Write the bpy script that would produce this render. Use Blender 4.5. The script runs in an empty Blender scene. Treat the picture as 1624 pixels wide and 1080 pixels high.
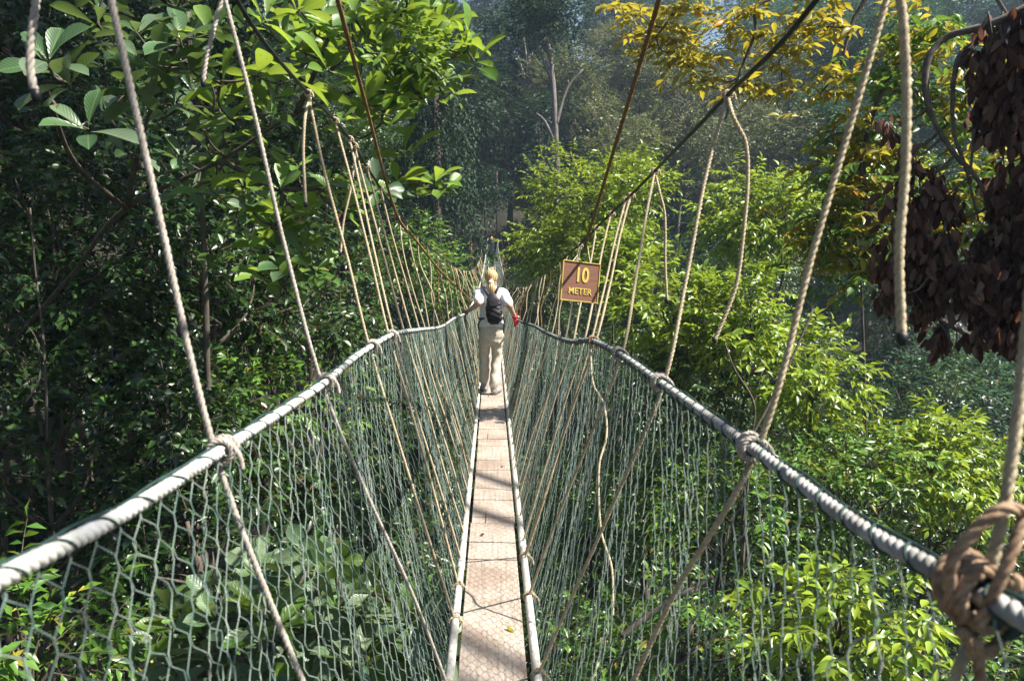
import bpy, math, random
import numpy as np
from mathutils import Matrix, Vector
R = math.radians
S = bpy.context.scene
COL = S.collection
E = 14.0                       # eye height above the valley floor
F = 1200.0
PITCH, YAW = R(8.72), R(1.53)
CAMM = (Matrix.Rotation(-YAW, 3, 'Z') @ Matrix.Rotation(math.pi/2-PITCH, 3, 'X'))
CM = np.array(CAMM)
def pt(px, py, d):
    """world point seen at a photo pixel, d metres along the view axis"""
    return CM @ np.array([(px-812)/F*d, (540-py)/F*d, -d]) + np.array([0, 0, E])
def proj(p):
    q = CM.T @ (np.asarray(p) - np.array([0, 0, E]))
    return 812+F*q[0]/-q[2], 540-F*q[1]/-q[2], -q[2]
def nrm(a):
    a = np.asarray(a, float)
    return a/np.maximum(np.linalg.norm(a, axis=-1, keepdims=True), 1e-9)

# ------------------------------------------------------------------ mesh building
class MB:
    def __init__(s): s.v = []; s.f = []; s.n = 0; s.uv = []; s.has = False
    def add(s, v, f, uv=None):
        v = np.asarray(v, float).reshape(-1, 3)
        fs = f if isinstance(f, list) and len(f) and isinstance(f[0], np.ndarray) and f[0].ndim == 2 else [np.asarray(f, int)]
        for a in fs:
            if len(a): s.f.append(a + s.n)
        s.v.append(v); s.n += len(v)
        if uv is not None: s.has = True; s.uv.append(np.asarray(uv, float))
        else: s.uv.append(np.zeros((len(v), 2)))
    def build(s, name, mat, parent=None, smooth=True, origin=None):
        me = bpy.data.meshes.new(name)
        V = np.concatenate(s.v) if s.v else np.zeros((0, 3))
        if origin is not None: V = V - np.asarray(origin)
        me.vertices.add(len(V)); me.vertices.foreach_set('co', V.ravel().astype(np.float32))
        L = np.concatenate([a.ravel() for a in s.f]); cnt = np.concatenate([np.full(len(a), a.shape[1]) for a in s.f])
        me.loops.add(len(L)); me.loops.foreach_set('vertex_index', L.astype(np.int32))
        st = np.concatenate([[0], np.cumsum(cnt)[:-1]])
        me.polygons.add(len(cnt)); me.polygons.foreach_set('loop_start', st.astype(np.int32))
        try: me.polygons.foreach_set('loop_total', cnt.astype(np.int32))
        except Exception: pass
        me.polygons.foreach_set('use_smooth', np.full(len(cnt), smooth, dtype=bool))
        if s.has:
            u = me.uv_layers.new(name='UVMap'); UV = np.concatenate(s.uv)[L]
            u.data.foreach_set('uv', UV.ravel().astype(np.float32))
        me.materials.append(mat); me.update(calc_edges=True); me.validate()
        return link(name, me, parent)
def link(name, data, parent=None):
    o = bpy.data.objects.new(name, data); COL.objects.link(o)
    if parent is not None: o.parent = parent
    return o
def tag(o, label=None, cat=None, group=None, kind=None):
    if label: o['label'] = label
    if cat: o['category'] = cat
    if group: o['group'] = group
    if kind: o['kind'] = kind
    return o
def empty(name, loc, label, cat, group=None):
    o = link(name, None); o.location = tuple(float(c) for c in loc)
    return tag(o, label, cat, group)

def smooth_path(P, n):
    P = np.asarray(P, float)
    if len(P) == 2:
        t = np.linspace(0, 1, n)[:, None]; return P[0]*(1-t)+P[1]*t
    Q = np.vstack([2*P[0]-P[1], P, 2*P[-1]-P[-2]]); m = len(P)-1
    d = np.concatenate([[0], np.cumsum(np.linalg.norm(np.diff(P, axis=0), axis=1))])
    s = np.linspace(0, d[-1], n); out = np.zeros((n, P.shape[1]))
    i = np.clip(np.searchsorted(d, s, 'right')-1, 0, m-1)
    t = ((s-d[i])/np.maximum(d[i+1]-d[i], 1e-9))[:, None]
    # non-uniform hermite
    T = np.zeros_like(P); T[1:-1] = (P[2:]-P[:-2])/(d[2:]-d[:-2])[:, None]
    T[0] = (P[1]-P[0])/(d[1]-d[0]); T[-1] = (P[-1]-P[-2])/(d[-1]-d[-2])
    h = (d[i+1]-d[i])[:, None]
    return ((2*t**3-3*t**2+1)*P[i]+(t**3-2*t**2+t)*h*T[i]+(-2*t**3+3*t**2)*P[i+1]+(t**3-t**2)*h*T[i+1])
def frames(P):
    T = nrm(np.gradient(P, axis=0)); N = np.zeros_like(T)
    a = np.array([0, 0, 1.]) if abs(T[0][2]) < .9 else np.array([0, 1., 0])
    n = nrm(a-T[0]*(a@T[0])); N[0] = n
    for i in range(1, len(P)):
        n = n-T[i]*(n@T[i]); n = n/max(np.linalg.norm(n), 1e-9); N[i] = n
    return T, N, np.cross(T, N)
def tube(mb, P, r, k=6, cap=True, wob=0):
    P = np.asarray(P, float); n = len(P); r = np.broadcast_to(np.asarray(r, float), (n,))
    T, N, B = frames(P)
    a = np.linspace(0, 2*math.pi, k, endpoint=False)
    rr = r[:, None]*np.ones(k)
    if wob: rr = rr*(1+wob*np.sin(3*a[None]+np.arange(n)[:, None]*.7)+wob*np.sin(2*a[None]-np.arange(n)[:, None]*.37))
    V = P[:, None]+rr[..., None]*(np.cos(a)[None, :, None]*N[:, None]+np.sin(a)[None, :, None]*B[:, None])
    i = np.arange(n-1)[:, None]*k; j = np.arange(k)[None]; j2 = (j+1) % k
    f = np.stack([i+j, i+j2, i+k+j2, i+k+j], -1).reshape(-1, 4)
    fs = [f]
    if cap:
        fs.append(np.array([list(range(k))[::-1]])); fs.append(np.array([[(n-1)*k+q for q in range(k)]]))
    mb.add(V.reshape(-1, 3), fs)
def plen(P): return float(np.linalg.norm(np.diff(P, axis=0), axis=1).sum())
def rope(mb, P, Rr, pitch=None, k=5, strands=3, step=8):
    """a laid rope: strands twisted round the path"""
    P = np.asarray(P, float); pitch = pitch or Rr*7; L = plen(P)
    n = max(4, int(L/pitch*step)); Q = smooth_path(P, n) if len(P) > 1 else P
    T, N, B = frames(Q); s = np.linspace(0, L, n)
    for q in range(strands):
        a = 2*math.pi*(s/pitch+q/strands)
        C = Q+Rr*.5*(np.cos(a)[:, None]*N+np.sin(a)[:, None]*B)
        tube(mb, C, Rr*.56, k)
def box(mb, c, s, rz=0, M=None):
    v = np.array([[x, y, z] for x in (-.5, .5) for y in (-.5, .5) for z in (-.5, .5)])*np.array(s)
    if M is not None: v = v @ np.asarray(M).T
    elif rz: ca, sa = math.cos(rz), math.sin(rz); v = v @ np.array([[ca, sa, 0], [-sa, ca, 0], [0, 0, 1]])
    mb.add(v+np.array(c), np.array([[0, 1, 3, 2], [4, 6, 7, 5], [0, 4, 5, 1], [2, 3, 7, 6], [0, 2, 6, 4], [1, 5, 7, 3]]))

# ------------------------------------------------------------------ materials
def mat(name):
    m = bpy.data.materials.new(name); m.use_nodes = True; nt = m.node_tree; nt.nodes.clear()
    return m, nt, nt.nodes, nt.links
def ramp(N, cols, pos=None):
    r = N.new('ShaderNodeValToRGB'); e = r.color_ramp.elements
    while len(e) < len(cols): e.new(.5)
    for i, c in enumerate(cols):
        e[i].position = pos[i] if pos else i/(max(1, len(cols)-1)); e[i].color = (*c, 1)
    return r
def basic(name, cols, scale=20, rough=.8, stretch=(1, 1, 1), metal=0, bump=0, detail=4, spec=.3, coord='Object', pos=None):
    m, nt, N, L = mat(name)
    o = N.new('ShaderNodeOutputMaterial'); b = N.new('ShaderNodeBsdfPrincipled'); L.new(b.outputs[0], o.inputs[0])
    t = N.new('ShaderNodeTexCoord'); mp = N.new('ShaderNodeMapping'); mp.inputs['Scale'].default_value = stretch
    L.new(t.outputs[coord], mp.inputs[0])
    n = N.new('ShaderNodeTexNoise'); n.inputs['Scale'].default_value = scale; n.inputs['Detail'].default_value = detail
    n.inputs['Roughness'].default_value = .65
    L.new(mp.outputs[0], n.inputs['Vector']); r = ramp(N, cols, pos or [.3+.4*i/(max(1, len(cols)-1)) for i in range(len(cols))]); L.new(n.outputs[0], r.inputs[0])
    L.new(r.outputs[0], b.inputs['Base Color']); b.inputs['Roughness'].default_value = rough; b.inputs['Metallic'].default_value = metal
    b.inputs['Specular IOR Level'].default_value = spec
    if bump:
        bp = N.new('ShaderNodeBump'); bp.inputs['Strength'].default_value = bump; bp.inputs['Distance'].default_value = .01
        L.new(n.outputs[0], bp.inputs['Height']); L.new(bp.outputs[0], b.inputs['Normal'])
    return m
def leafmat(name, cols, tcol, trans=.35, rough=.42, veins=False, spec=.5, pos=None):
    m, nt, N, L = mat(name)
    o = N.new('ShaderNodeOutputMaterial'); b = N.new('ShaderNodeBsdfPrincipled'); tr = N.new('ShaderNodeBsdfTranslucent'); mx = N.new('ShaderNodeMixShader')
    g = N.new('ShaderNodeNewGeometry'); r = ramp(N, cols, pos); L.new(g.outputs['Random Per Island'], r.inputs[0])
    col = r.outputs[0]
    t = N.new('ShaderNodeTexCoord'); n = N.new('ShaderNodeTexNoise'); n.inputs['Scale'].default_value = .9 if not veins else 3
    L.new(t.outputs['Object'], n.inputs[0])
    hs = N.new('ShaderNodeHueSaturation'); L.new(col, hs.inputs['Color'])
    mr = N.new('ShaderNodeMapRange'); mr.inputs[1].default_value = .3; mr.inputs[2].default_value = .7; mr.inputs[3].default_value = .72; mr.inputs[4].default_value = 1.3
    L.new(n.outputs[0], mr.inputs[0]); L.new(mr.outputs[0], hs.inputs['Value']); col = hs.outputs[0]
    if veins:
        sp = N.new('ShaderNodeSeparateXYZ'); L.new(t.outputs['UV'], sp.inputs[0])
        ab = N.new('ShaderNodeMath'); ab.operation = 'ABSOLUTE'; L.new(sp.outputs[0], ab.inputs[0])
        ma = N.new('ShaderNodeMath'); ma.operation = 'MULTIPLY_ADD'; L.new(ab.outputs[0], ma.inputs[0]); ma.inputs[1].default_value = -.28; L.new(sp.outputs[1], ma.inputs[2])
        mu = N.new('ShaderNodeMath'); mu.operation = 'MULTIPLY'; L.new(ma.outputs[0], mu.inputs[0]); mu.inputs[1].default_value = 11
        fr = N.new('ShaderNodeMath'); fr.operation = 'PINGPONG'; L.new(mu.outputs[0], fr.inputs[0]); fr.inputs[1].default_value = .5
        v1 = N.new('ShaderNodeMapRange'); L.new(fr.outputs[0], v1.inputs[0]); v1.inputs[1].default_value = .0; v1.inputs[2].default_value = .12; v1.inputs[3].default_value = 1; v1.inputs[4].default_value = 0
        v2 = N.new('ShaderNodeMapRange'); L.new(ab.outputs[0], v2.inputs[0]); v2.inputs[1].default_value = .02; v2.inputs[2].default_value = .09; v2.inputs[3].default_value = 1; v2.inputs[4].default_value = 0
        mxm = N.new('ShaderNodeMath'); mxm.operation = 'MAXIMUM'; L.new(v1.outputs[0], mxm.inputs[0]); L.new(v2.outputs[0], mxm.inputs[1])
        mc = N.new('ShaderNodeMix'); mc.data_type = 'RGBA'; mc.blend_type = 'MIX'
        k = N.new('ShaderNodeMath'); k.operation = 'MULTIPLY'; L.new(mxm.outputs[0], k.inputs[0]); k.inputs[1].default_value = .55
        L.new(k.outputs[0], mc.inputs[0]); L.new(col, mc.inputs[6]); mc.inputs[7].default_value = (.20, .26, .10, 1); col = mc.outputs[2]
        bn = N.new('ShaderNodeTexNoise'); bn.inputs['Scale'].default_value = 22; bn.inputs['Detail'].default_value = 3; L.new(t.outputs['Object'], bn.inputs[0])
        br = N.new('ShaderNodeMapRange'); L.new(bn.outputs[0], br.inputs[0]); br.inputs[1].default_value = .66; br.inputs[2].default_value = .70
        mb_ = N.new('ShaderNodeMix'); mb_.data_type = 'RGBA'; L.new(br.outputs[0], mb_.inputs[0]); L.new(col, mb_.inputs[6]); mb_.inputs[7].default_value = (.10, .055, .02, 1); col = mb_.outputs[2]
        bp = N.new('ShaderNodeBump'); bp.inputs['Strength'].default_value = .5; bp.inputs['Distance'].default_value = .004; bp.invert = True
        L.new(fr.outputs[0], bp.inputs['Height']); bp.invert = False; L.new(bp.outputs[0], b.inputs['Normal'])
    L.new(col, b.inputs['Base Color']); b.inputs['Roughness'].default_value = rough; b.inputs['Specular IOR Level'].default_value = spec
    tm = N.new('ShaderNodeMix'); tm.data_type = 'RGBA'; tm.blend_type = 'MIX'; tm.inputs[0].default_value = .5
    L.new(col, tm.inputs[6]); tm.inputs[7].default_value = (*tcol, 1); L.new(tm.outputs[2], tr.inputs[0])
    mx.inputs[0].default_value = trans; L.new(b.outputs[0], mx.inputs[1]); L.new(tr.outputs[0], mx.inputs[2]); L.new(mx.outputs[0], o.inputs[0])
    return m
M = {}
M['rope'] = basic('rope_tan', [(.30, .24, .15), (.50, .42, .28)], 60, .9, bump=.3)
M['rope_grey'] = basic('rope_grey', [(.25, .22, .19), (.46, .41, .35)], 45, .9, bump=.3)
M['rope_brown'] = basic('rope_brown', [(.13, .075, .03), (.26, .16, .07)], 50, .9)
M['rope_orange'] = basic('rope_orange', [(.17, .10, .06), (.40, .28, .18)], 50, .9, bump=.3)
M['cable'] = basic('cable_black', [(.008, .008, .01), (.02, .02, .022)], 30, .45, spec=.4)
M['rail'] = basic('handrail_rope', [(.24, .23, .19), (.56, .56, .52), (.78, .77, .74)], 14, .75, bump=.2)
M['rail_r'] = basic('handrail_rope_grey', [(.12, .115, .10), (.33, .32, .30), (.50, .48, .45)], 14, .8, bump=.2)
M['cord'] = basic('green_cord', [(.010, .028, .028), (.03, .07, .06)], 40, .7)
M['net'] = basic('green_net', [(.09, .15, .13), (.20, .26, .22), (.38, .40, .34)], 9, .6, pos=[.35, .52, .75])
M['pole'] = basic('pale_pole', [(.40, .37, .32), (.66, .63, .57)], 6, .5, (8, .6, 8), spec=.5)
M['dark_wood'] = basic('dark_wood', [(.03, .02, .015), (.08, .055, .035)], 10, .8)
M['wire'] = basic('wire', [(.30, .27, .24), (.42, .38, .34)], 30, .6, metal=.3)
def plankmat():
    m, nt, N, L = mat('walkway_plank')
    o = N.new('ShaderNodeOutputMaterial'); b = N.new('ShaderNodeBsdfPrincipled'); L.new(b.outputs[0], o.inputs[0])
    t = N.new('ShaderNodeTexCoord'); mp = N.new('ShaderNodeMapping'); mp.inputs['Scale'].default_value = (26, 1.2, 1); L.new(t.outputs['Object'], mp.inputs[0])
    n = N.new('ShaderNodeTexNoise'); n.inputs['Scale'].default_value = 2.2; n.inputs['Detail'].default_value = 6; n.inputs['Roughness'].default_value = .7; L.new(mp.outputs[0], n.inputs[0])
    r = ramp(N, [(.25, .20, .16), (.39, .325, .27), (.49, .42, .36)], [.28, .5, .75]); L.new(n.outputs[0], r.inputs[0])
    mp2 = N.new('ShaderNodeMapping'); mp2.inputs['Scale'].default_value = (30, .9, 1); mp2.inputs['Location'].default_value = (3, 7, 0); L.new(t.outputs['Object'], mp2.inputs[0])
    n2 = N.new('ShaderNodeTexNoise'); n2.inputs['Scale'].default_value = 1.1; n2.inputs['Detail'].default_value = 3; n2.inputs['Distortion'].default_value = .6; L.new(mp2.outputs[0], n2.inputs[0])
    cr = ramp(N, [(.12, .09, .07), (1, 1, 1)], [.285, .305]); L.new(n2.outputs[0], cr.inputs[0])
    n3 = N.new('ShaderNodeTexNoise'); n3.inputs['Scale'].default_value = 3.5; n3.inputs['Detail'].default_value = 5; L.new(t.outputs['Object'], n3.inputs[0])
    st = ramp(N, [(.72, .66, .62), (1, 1, 1)], [.36, .56]); L.new(n3.outputs[0], st.inputs[0])
    a = N.new('ShaderNodeMix'); a.data_type = 'RGBA'; a.blend_type = 'MULTIPLY'; a.inputs[0].default_value = 1; L.new(r.outputs[0], a.inputs[6]); L.new(cr.outputs[0], a.inputs[7])
    c = N.new('ShaderNodeMix'); c.data_type = 'RGBA'; c.blend_type = 'MULTIPLY'; c.inputs[0].default_value = 1; L.new(a.outputs[2], c.inputs[6]); L.new(st.outputs[0], c.inputs[7])
    L.new(c.outputs[2], b.inputs['Base Color']); b.inputs['Roughness'].default_value = .8
    bp = N.new('ShaderNodeBump'); bp.inputs['Strength'].default_value = .4; bp.inputs['Distance'].default_value = .004; L.new(n.outputs[0], bp.inputs['Height']); L.new(bp.outputs[0], b.inputs['Normal'])
    return m
M['plank'] = plankmat()
M['bark'] = basic('bark', [(.035, .027, .02), (.12, .10, .08)], 6, .9, (3, 3, .7), bump=.6)
M['bark_pale'] = basic('bark_pale', [(.14, .13, .12), (.40, .37, .34)], 5, .9, (3, 3, .7), bump=.5)
M['bark_grey'] = basic('bark_grey', [(.06, .055, .05), (.22, .19, .17)], 5, .9, (3, 3, .7), bump=.5)
M['bark_red'] = basic('bark_red', [(.16, .07, .04), (.36, .17, .10)], 5, .9, (3, 3, .7), bump=.5)
M['bark_dead'] = basic('bark_dead', [(.05, .038, .03), (.17, .14, .12)], 9, .8, (2, 2, 2), bump=.4)
M['twig'] = basic('twig', [(.07, .045, .03), (.16, .11, .07)], 8, .85)
M['soil'] = basic('soil', [(.008, .009, .006), (.02, .02, .011), (.032, .026, .017)], 1.2, .95, bump=.4)
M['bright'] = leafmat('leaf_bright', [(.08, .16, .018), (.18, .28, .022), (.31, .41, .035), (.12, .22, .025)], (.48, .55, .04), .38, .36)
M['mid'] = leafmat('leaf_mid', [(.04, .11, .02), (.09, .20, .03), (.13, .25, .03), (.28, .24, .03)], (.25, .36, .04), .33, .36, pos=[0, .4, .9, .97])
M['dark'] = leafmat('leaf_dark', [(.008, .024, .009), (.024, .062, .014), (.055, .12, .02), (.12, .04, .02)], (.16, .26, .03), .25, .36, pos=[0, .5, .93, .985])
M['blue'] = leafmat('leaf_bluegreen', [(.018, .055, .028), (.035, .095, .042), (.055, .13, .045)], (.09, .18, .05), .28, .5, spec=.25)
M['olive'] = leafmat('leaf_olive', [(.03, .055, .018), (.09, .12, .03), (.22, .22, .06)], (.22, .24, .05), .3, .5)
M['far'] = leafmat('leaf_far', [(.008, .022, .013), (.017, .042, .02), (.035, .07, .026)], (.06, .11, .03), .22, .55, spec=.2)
M['deep'] = leafmat('leaf_shade_dark', [(.005, .016, .007), (.014, .038, .011), (.035, .08, .016), (.05, .11, .02)], (.10, .18, .03), .2, .36)  # shade of the far left wood put into a darker leaf colour
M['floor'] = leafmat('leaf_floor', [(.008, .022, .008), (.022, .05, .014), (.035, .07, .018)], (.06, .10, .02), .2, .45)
M['autumn'] = leafmat('leaf_autumn', [(.20, .20, .02), (.36, .30, .03), (.26, .26, .03), (.50, .20, .02)], (.62, .48, .04), .46, .4, pos=[0, .5, .93, .97])
M['dead'] = leafmat('leaf_dead', [(.035, .018, .014), (.075, .036, .026), (.12, .06, .042), (.24, .15, .11)], (.28, .11, .06), .28, .65, spec=.25)
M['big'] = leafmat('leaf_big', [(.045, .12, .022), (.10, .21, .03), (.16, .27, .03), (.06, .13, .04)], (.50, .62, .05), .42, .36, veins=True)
M['bigshade'] = leafmat('leaf_big_shade_tint', [(.03, .08, .03), (.06, .13, .05), (.11, .16, .10)], (.26, .36, .05), .3, .3, veins=True)  # darker copy of the big leaf, shade put into its colour
M['bigpale'] = leafmat('leaf_big_pale', [(.04, .09, .045), (.08, .14, .07), (.15, .20, .12), (.07, .17, .025)], (.34, .44, .06), .3, .38, veins=True)

# ------------------------------------------------------------------ leaf templates
def tpl(n, prof, fold=.25, curl=.15, tip=True):
    t = np.linspace(0, 1, n+1); w = np.interp(t, *zip(*prof))
    v = []; uv = []
    for i in range(n+1):
        z = -curl*(t[i]**2)
        for sd in (-1, 0, 1):
            v.append([t[i], sd*w[i]*.5, z+abs(sd)*fold*w[i]*.5]); uv.append([sd*w[i]*.5*2, t[i]])
    f = []
    for i in range(n):
        a = i*3; f += [[a, a+3, a+4, a+1], [a+1, a+4, a+5, a+2]]
    return np.array(v), np.array(f), np.array(uv)
OBO = tpl(9, [(0, .03), (.1, .10), (.3, .42), (.55, .82), (.72, 1), (.88, .8), (.96, .42), (1, .04)], .22, .22)
MED = tpl(4, [(0, .03), (.25, .75), (.5, 1), (.75, .6), (1, .02)], .22, .22)
ELL = (np.array([[0, 0, 0], [.45, -.5, .1], [.5, 0, -.02], [.45, .5, .1], [1, 0, -.16]]), np.array([[0, 1, 2], [0, 2, 3], [1, 4, 2], [2, 4, 3]]), None)
TIN = (np.array([[0, 0, 0], [.5, -.5, .1], [1, 0, 0], [.5, .5, .1]]), np.array([[0, 1, 2], [0, 2, 3]]), None)
DED = (np.array([[0, 0, 0], [.3, -.5, .2], [.3, 0, -.1], [.3, .5, .25], [.7, -.4, .25], [.75, 0, -.05], [.7, .45, .2], [1, 0, .1]]),
       np.array([[0, 1, 2, 2], [0, 2, 3, 3]])[:, :3], None)
DEDF = [np.array([[0, 1, 2], [0, 2, 3], [4, 7, 5], [5, 7, 6]]), np.array([[1, 4, 5, 2], [2, 5, 6, 3]])]
def place(mb, T, P, A, N, L, W, faces=None):
    v, f, uv = T; f = faces if faces is not None else f
    A = nrm(A); B = nrm(np.cross(N, A)); N2 = np.cross(A, B)
    L = np.broadcast_to(L, (len(P),)); W = np.broadcast_to(W, (len(P),))
    V = (P[:, None]+(L[:, None]*v[None, :, 0])[..., None]*A[:, None]+(W[:, None]*v[None, :, 1])[..., None]*B[:, None]
         + (L[:, None]*v[None, :, 2])[..., None]*N2[:, None])
    off = (np.arange(len(P))*len(v))[:, None, None]
    fl = f if isinstance(f, list) else [f]
    fs = [(a[None]+off).reshape(-1, a.shape[1]) for a in fl]
    mb.add(V.reshape(-1, 3), fs, None if uv is None else np.tile(uv, (len(P), 1)))
def unit(rng, n):
    return nrm(rng.normal(size=(n, 3)))
UP = np.array([0, 0, 1.])
def sprays(mb, tw, rng, O, D, s, m, L, W, T, alpha=.95, droop=.3, nj=.45, twr=.004, lj=.25):
    """twigs with leaves set alternately along them"""
    n = len(O); D = nrm(D); side = nrm(np.cross(D, UP)+1e-4)
    s = np.broadcast_to(s, (n,))*(.75+.5*rng.random(n))
    t = np.linspace(.12, 1, m)
    P = O[:, None]+D[:, None]*(s[:, None]*t)[..., None]-UP*(s[:, None]*.25*t**2)[..., None]
    sg = np.where(np.arange(m) % 2 == 0, 1., -1.); al = np.full(m, alpha); al[-1] = 0.1
    A = D[:, None]*np.cos(al)[None, :, None]+side[:, None]*(sg*np.sin(al))[None, :, None]-UP*droop+rng.normal(size=(n, m, 3))*.22
    N = UP+rng.normal(size=(n, m, 3))*nj
    k = n*m; sc = (1-lj+2*lj*rng.random(k))
    place(mb, T, P.reshape(-1, 3), A.reshape(-1, 3), N.reshape(-1, 3), L*sc, W*sc)
    if tw is not None:
        # twig prisms
        a = np.array([0, 2.1, 4.2]); u = side; w = np.cross(D, u)
        tt = np.array([0, .5, 1.])
        C = O[:, None]+D[:, None]*(s[:, None]*tt)[..., None]-UP*(s[:, None]*.25*tt**2)[..., None]
        rr = twr*np.array([1.2, .8, .35])
        V = C[:, :, None]+rr[None, :, None, None]*(np.cos(a)[None, None, :, None]*u[:, None, None]+np.sin(a)[None, None, :, None]*w[:, None, None])
        f = np.array([[i*3+j, i*3+(j+1) % 3, i*3+3+(j+1) % 3, i*3+3+j] for i in range(2) for j in range(3)])
        tw.add(V.reshape(-1, 3), (f[None]+(np.arange(n)*9)[:, None, None]).reshape(-1, 4))

SPEC = dict(
    bright=dict(mat='bright', L=.16, W=.068, T=MED, m=8, s=.36, droop=.38, nj=.55, cover=2.9),
    bright_far=dict(mat='bright', L=.17, W=.065, T=ELL, m=8, s=.40, droop=.4, nj=.55, cover=2.9),
    mid=dict(mat='mid', L=.13, W=.055, T=ELL, m=9, s=.42, droop=.4, nj=.6, cover=1.9),
    mid_far=dict(mat='mid', L=.20, W=.08, T=ELL, m=9, s=.8, droop=.3, nj=.5, cover=2.8),
    dark=dict(mat='dark', L=.125, W=.06, T=ELL, m=8, s=.36, droop=.45, nj=.75, cover=1.5),
    dark_far=dict(mat='dark', L=.20, W=.09, T=ELL, m=8, s=.7, droop=.5, nj=.6, cover=1.9),
    blue=dict(mat='blue', L=.26, W=.11, T=ELL, m=8, s=.9, droop=.3, nj=.4, cover=3),
    olive=dict(mat='olive', L=.24, W=.11, T=TIN, m=8, s=.9, droop=.4, nj=.6, cover=2.8),
    warm=dict(mat='olive', L=.20, W=.095, T=TIN, m=8, s=.8, droop=.4, nj=.6, cover=2.3),
    deep=dict(mat='deep', L=.14, W=.065, T=ELL, m=8, s=.38, droop=.45, nj=.75, cover=1.4),  # trees at the far left, their shade carried by the leaf colour
    canopy=dict(mat='dark', L=.26, W=.12, T=ELL, m=8, s=.8, droop=.3, nj=.5, cover=3.4),  # leaves of the unseen crowns added for shade
    far=dict(mat='far', L=.34, W=.16, T=TIN, m=8, s=1.1, droop=.5, nj=.6, cover=2.8),
    farblue=dict(mat='blue', L=.34, W=.16, T=TIN, m=8, s=1.1, droop=.4, nj=.6, cover=2.8),
)
def ground(x, y):
    x = np.asarray(x, float); y = np.asarray(y, float)
    h = .62*np.maximum(0, -x-9)+.40*np.maximum(0, x-16)+.62*np.maximum(0, y-50)
    h = np.minimum(h, 34+.02*y)
    return h+.5*np.sin(x*.31+1)*np.cos(y*.27)+.35*np.sin(x*.9+y*.6)
def crown_mesh(c, rad, sp, seed, nc=None, cover=None, flat=.2):
    if sp in ('far', 'olive', 'farblue'): nc = 20
    if sp == 'warm': nc = 30
    rng = np.random.default_rng(seed); q = SPEC[sp]; rad = np.asarray(rad, float)
    r = float(np.mean(rad)); nc = nc or int(9+7*r) if r < 3 else (nc or 34)
    d = unit(rng, nc); u = rng.random(nc)**.45
    C = c+d*rad*u[:, None]*.82; rc = r*(.24+.16*rng.random(nc))
    if sp.startswith('bright'): rc = rc*1.35; C = c+(C-c)*.9
    area = math.pi*rad[0]*rad[2]; nl = (cover or q['cover'])*area/(.55*q['L']*q['W']); ns = int(nl/q['m'])
    w = rc**2; idx = rng.choice(nc, ns, p=w/w.sum())
    ud = unit(rng, ns); O = C[idx]+ud*(rc[idx]*rng.random(ns)**.4*.85)[:, None]*np.array([1, 1, .75])
    D = ud*.8+nrm(C[idx]-c)*.6+UP*.25+rng.normal(size=(ns, 3))*.35
    lv, tw = MB(), MB()
    sprays(lv, tw, rng, O, D, q['s'], q['m'], q['L'], q['W'], q['T'], droop=q['droop'], nj=q['nj'], twr=.004+.0015*r)
    return lv, tw, C, rng
def grow_trunk(mb, base, c, C, r0, rng, lean=.5, rz=2):
    P = smooth_path([base, base*.55+c*.45+rng.normal(size=3)*lean*np.array([1, 1, 0]), c-UP*rz*.45+rng.normal(size=3)*.15, c+UP*rz*.35], 18)
    tube(mb, P, np.linspace(r0, r0*.25, 18), 8, wob=.07)
    for k in C:
        i = int(np.clip(np.argmin(np.linalg.norm(P-(k-UP*rz*.5), axis=1)), 6, 16)); a = P[i]
        mid = (a+k)/2+rng.normal(size=3)*.12*np.linalg.norm(k-a)-UP*.1*np.linalg.norm(k-a)
        rr = r0*.30
        tube(mb, smooth_path([a, mid, k], 7), np.linspace(rr, rr*.18, 7), 5)
PROTO = {}
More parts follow.
